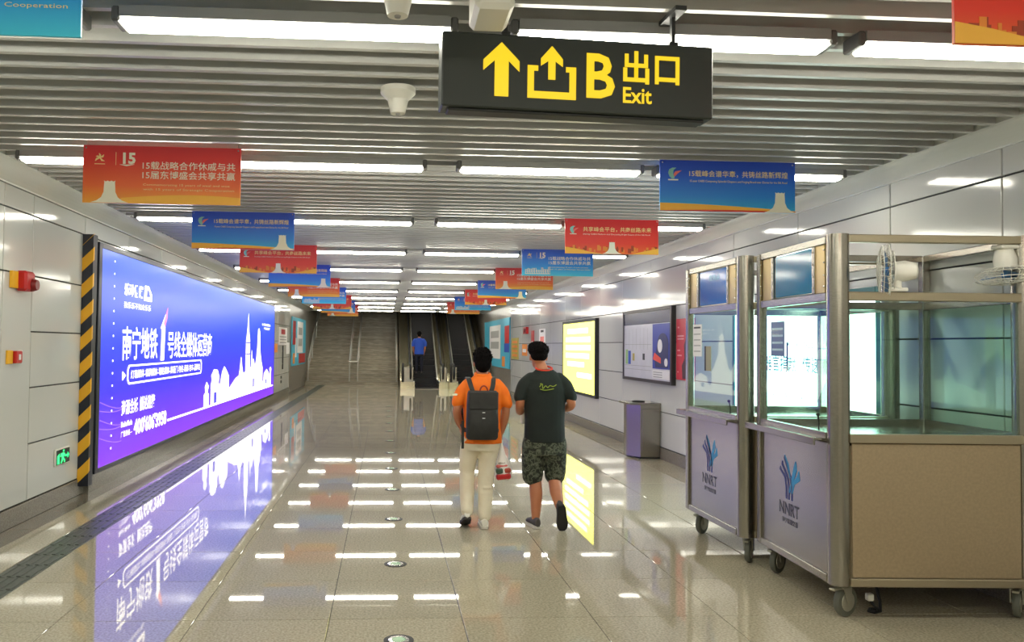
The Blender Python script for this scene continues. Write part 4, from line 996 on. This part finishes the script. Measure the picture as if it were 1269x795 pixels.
for (x0, x1, y0, y1, z0, z1, m) in ((-.05,.085,-.062,.03,.012,.062,m_red),(-.048,.02,-.060,.03,.066,.115,mat('goods_green',(58,80,62),.5)),(.024,.088,-.060,.03,.066,.112,mat('goods_brown',(176,70,52),.5)),
        (-.04,.065,-.050,.03,.118,.148,mat('goods_pink',(214,104,100),.5)),(-.02,.05,-.045,.02,.15,.17,mat('goods_grey',(170,160,150),.5))):
    MB().bev(x0,x1,y0,y1,z0,z1,.012).build('goods', m, t, None, (0,R_(-6),0))

# --- person in the black t-shirt
PB = thing('person', 'person in black t-shirt and camouflage shorts walking, looking down', 'person', (1.468, 7.40, 0))
b = MB(); hc = (-.055,.035,1.555); head(b, hc)
limb(b, [(-.01,-.01,1.38),(-.04,.015,1.48)], (.060,.055))
b.loft([(0,0,.82,.155,.11),(0,0,.95,.155,.11),(0,0,1.1,.165,.11),(0,0,1.25,.175,.11),(0,0,1.36,.14,.085),(0,-.005,1.42,.08,.07)])
slimb(b, [(-.155,0,1.315),(-.215,-.02,1.23),(-.236,-.03,1.12),(-.215,.08,1.05),(-.165,.17,1.06)], (.046,.046,.042,.040,.028)); hand(b, (-.165,.17,1.06), (.5,.6,.15), (.3,-.3,.6), -1, .6)
slimb(b, [(.155,0,1.315),(.21,-.02,1.23),(.245,-.02,1.12),(.20,.10,1.08),(.12,.20,1.10)], (.046,.046,.042,.040,.028)); hand(b, (.12,.20,1.10), (-.6,.5,.2), (-.3,-.3,.6), 1, .6)
slimb(b, [(-.09,0,.86),(-.09,.01,.66),(-.085,.02,.47),(-.078,-.02,.30),(-.085,-.04,.08)], (.092,.076,.056,.060,.036))
slimb(b, [(.09,0,.86),(.10,.03,.66),(.098,.05,.48),(.10,-.06,.33),(.112,-.17,.20)], (.092,.076,.056,.060,.036))
link('body', fuse(b, 'body'), m_skin, PB); face(PB, hc)
link('hair', hair_mesh(hc, 9, True, 1.02), m_hair, PB)
m_tee = mat('tee_black', (24,34,30), .85, bump=.3, noise=(7,(20,28,26)), bscale=8)
b = MB(); b.loft([(0,0,.775,.192,.140),(0,0,.84,.190,.138),(0,0,.97,.185,.130),(0,0,1.12,.192,.132),(0,0,1.26,.198,.134),(0,-.003,1.35,.170,.112),(-.002,-.006,1.415,.112,.086),(-.006,-.004,1.445,.076,.072)], 24)
slimb(b, [(-.13,0,1.355),(-.195,-.015,1.29),(-.236,-.028,1.185)], (.060,.066,.058)); slimb(b, [(.13,0,1.355),(.19,-.015,1.29),(.240,-.022,1.19)], (.060,.066,.058))
ts = link('t_shirt', fuse(b, 't_shirt', .009, 3), m_tee, PB)
m_scr = mat('script_print', (150,170,50), .6)
for pts in ([(-.075,0),(-.05,.03),(-.045,-.015),(-.02,.012),(0,-.005),(.02,.014),(.05,.006),(.08,.022)], [(-.07,-.018),(-.03,-.028),(.02,-.022),(.055,-.014)], [(-.068,.025),(-.06,.035)]):
    MB().flat(strip(spline([(a,0,c) for a, c in pts],3) and [(p.x,p.z) for p in spline([(a,0,c) for a, c in pts],3)], .006), 0, .004).build('script_print', m_scr, ts, (0,-.136,1.285), (R_(-5),0,0))
def camo(name):
    m = bpy.data.materials.new(name); m.use_nodes = True; nt = m.node_tree; N = nt.nodes; L = nt.links; b = N['Principled BSDF']; b.inputs['Roughness'].default_value = .85
    tc = N.new('ShaderNodeTexCoord'); nz = N.new('ShaderNodeTexNoise'); nz.inputs['Scale'].default_value = 26; nz.inputs['Detail'].default_value = 3; L.new(tc.outputs['Object'], nz.inputs[0])
    cr = N.new('ShaderNodeValToRGB'); cr.color_ramp.interpolation = 'CONSTANT'; el = cr.color_ramp.elements; el.new(.5); el.new(.6)
    for e, (p, c) in zip(el, ((0,(34,38,32)),(.44,(66,72,58)),(.52,(98,102,86)),(.60,(46,50,42)))): e.position = p; e.color = lin(c)
    L.new(nz.outputs[0], cr.inputs[0]); L.new(cr.outputs[0], b.inputs['Base Color']); return m
b = MB(); b.loft([(0,0,.66,.175,.135),(0,0,.76,.182,.135),(0,0,.84,.172,.125)], 20)
slimb(b, [(-.10,0,.76),(-.105,.015,.60),(-.105,.02,.465)], (.108,.104,.098)); slimb(b, [(.10,0,.76),(.108,.03,.60),(.108,.045,.470)], (.108,.104,.098))
link('shorts', fuse(b, 'shorts', .009, 3), camo('camouflage_cloth'), PB)
MB().tube([(-.01+.075*math.cos(a*.3927),-.004+.075*math.sin(a*.3927),1.452+.02*math.sin(a*.3927)) for a in range(16)], .009, 8, close=True).build('lanyard', mat('lanyard_red',(220,60,30),.6), PB)
m_dshoe = mat('shoe_grey', (70,64,64), .7)
shoe(PB, (-.075,-.115,.004), (-.115,.13,.004), (0,0,1), m_dshoe, m_wsole)
shoe(PB, (.10,-.285,.245), (.135,-.185,.012), (-.1,1,.45), m_dshoe, mat('sole_black',(34,30,32),.7))
t = thing('folded_paper', 'folded white paper in the hand of the black-shirted person', 'paper', (1.298, 7.50, .93))
MB().bev(-.035,.025,-.03,.02,0,.15,.012).build('paper_fold', m_paper, t); MB().bev(-.03,.02,-.035,-.03,.02,.13,.002).build('paper_flap', m_white, t)
t = thing('mobile_phone', 'dark mobile phone in the hands of the black-shirted person', 'phone', (1.455, 7.66, 1.09))
MB().bev(-.036,.036,-.005,.005,0,.145,.004).build('phone_case', m_black, t, None, (R_(-25),0,0)); MB().box(-.032,.032,-.0065,-.005,.008,.137).build('phone_screen', mat('screen_dark',(30,40,60),.1), t, None, (R_(-25),0,0))

# --- person riding up the escalator
PC = thing('person', 'person in a blue shirt and dark trousers riding the left escalator', 'person', (1.33, 32.55, .52))
b = MB(); hc = (0,.02,1.56); head(b, hc)
limb(b, [(0,-.01,1.38),(0,.0,1.48)], (.058,.054))
b.loft([(0,0,.82,.15,.11),(0,0,1.1,.16,.11),(0,0,1.25,.18,.115),(0,0,1.36,.16,.095),(0,-.005,1.42,.08,.07)])
for s in (-1,1):
    slimb(b, [(s*.18,0,1.34),(s*.22,-.01,1.2),(s*.235,-.02,1.07),(s*.22,.04,.93),(s*.20,.08,.84)], (.056,.05,.042,.04,.028)); hand(b, (s*.20,.08,.84), (0,.15,-1), (-s*.9,.1,0), -s, .4)
    slimb(b, [(s*.09,0,.86),(s*.095,.01,.66),(s*.10,.01,.47),(s*.10,-.01,.27),(s*.10,-.03,.08)], (.092,.076,.056,.058,.036))
link('body', fuse(b, 'body', .01), m_skin, PC); face(PC, hc); link('hair', hair_mesh(hc, 4), m_hair, PC)
b = MB(); b.loft([(0,0,.78,.195,.14),(0,0,.97,.185,.13),(0,0,1.26,.205,.134),(0,-.003,1.35,.19,.115),(0,-.006,1.43,.09,.08)], 22)
for s in (-1,1): slimb(b, [(s*.17,0,1.34),(s*.225,-.015,1.25),(s*.245,-.02,1.14)], (.074,.076,.070))
link('blue_shirt', fuse(b, 'blue_shirt', .012, 3), mat('shirt_blue',(44,84,190),.8), PC)
b = MB(); b.loft([(0,0,.70,.165,.125),(0,0,.82,.178,.13)], 18)
for s in (-1,1): slimb(b, [(s*.09,0,.80),(s*.097,.01,.62),(s*.10,.01,.45),(s*.10,-.02,.12)], (.10,.088,.075,.062))
link('trousers', fuse(b, 'trousers', .012, 3), mat('trouser_navy',(26,28,44),.8), PC)
for s in (-1,1): shoe(PC, (s*.10,-.12,.0), (s*.12,.13,.0), (0,0,1), m_dshoe, m_ws)
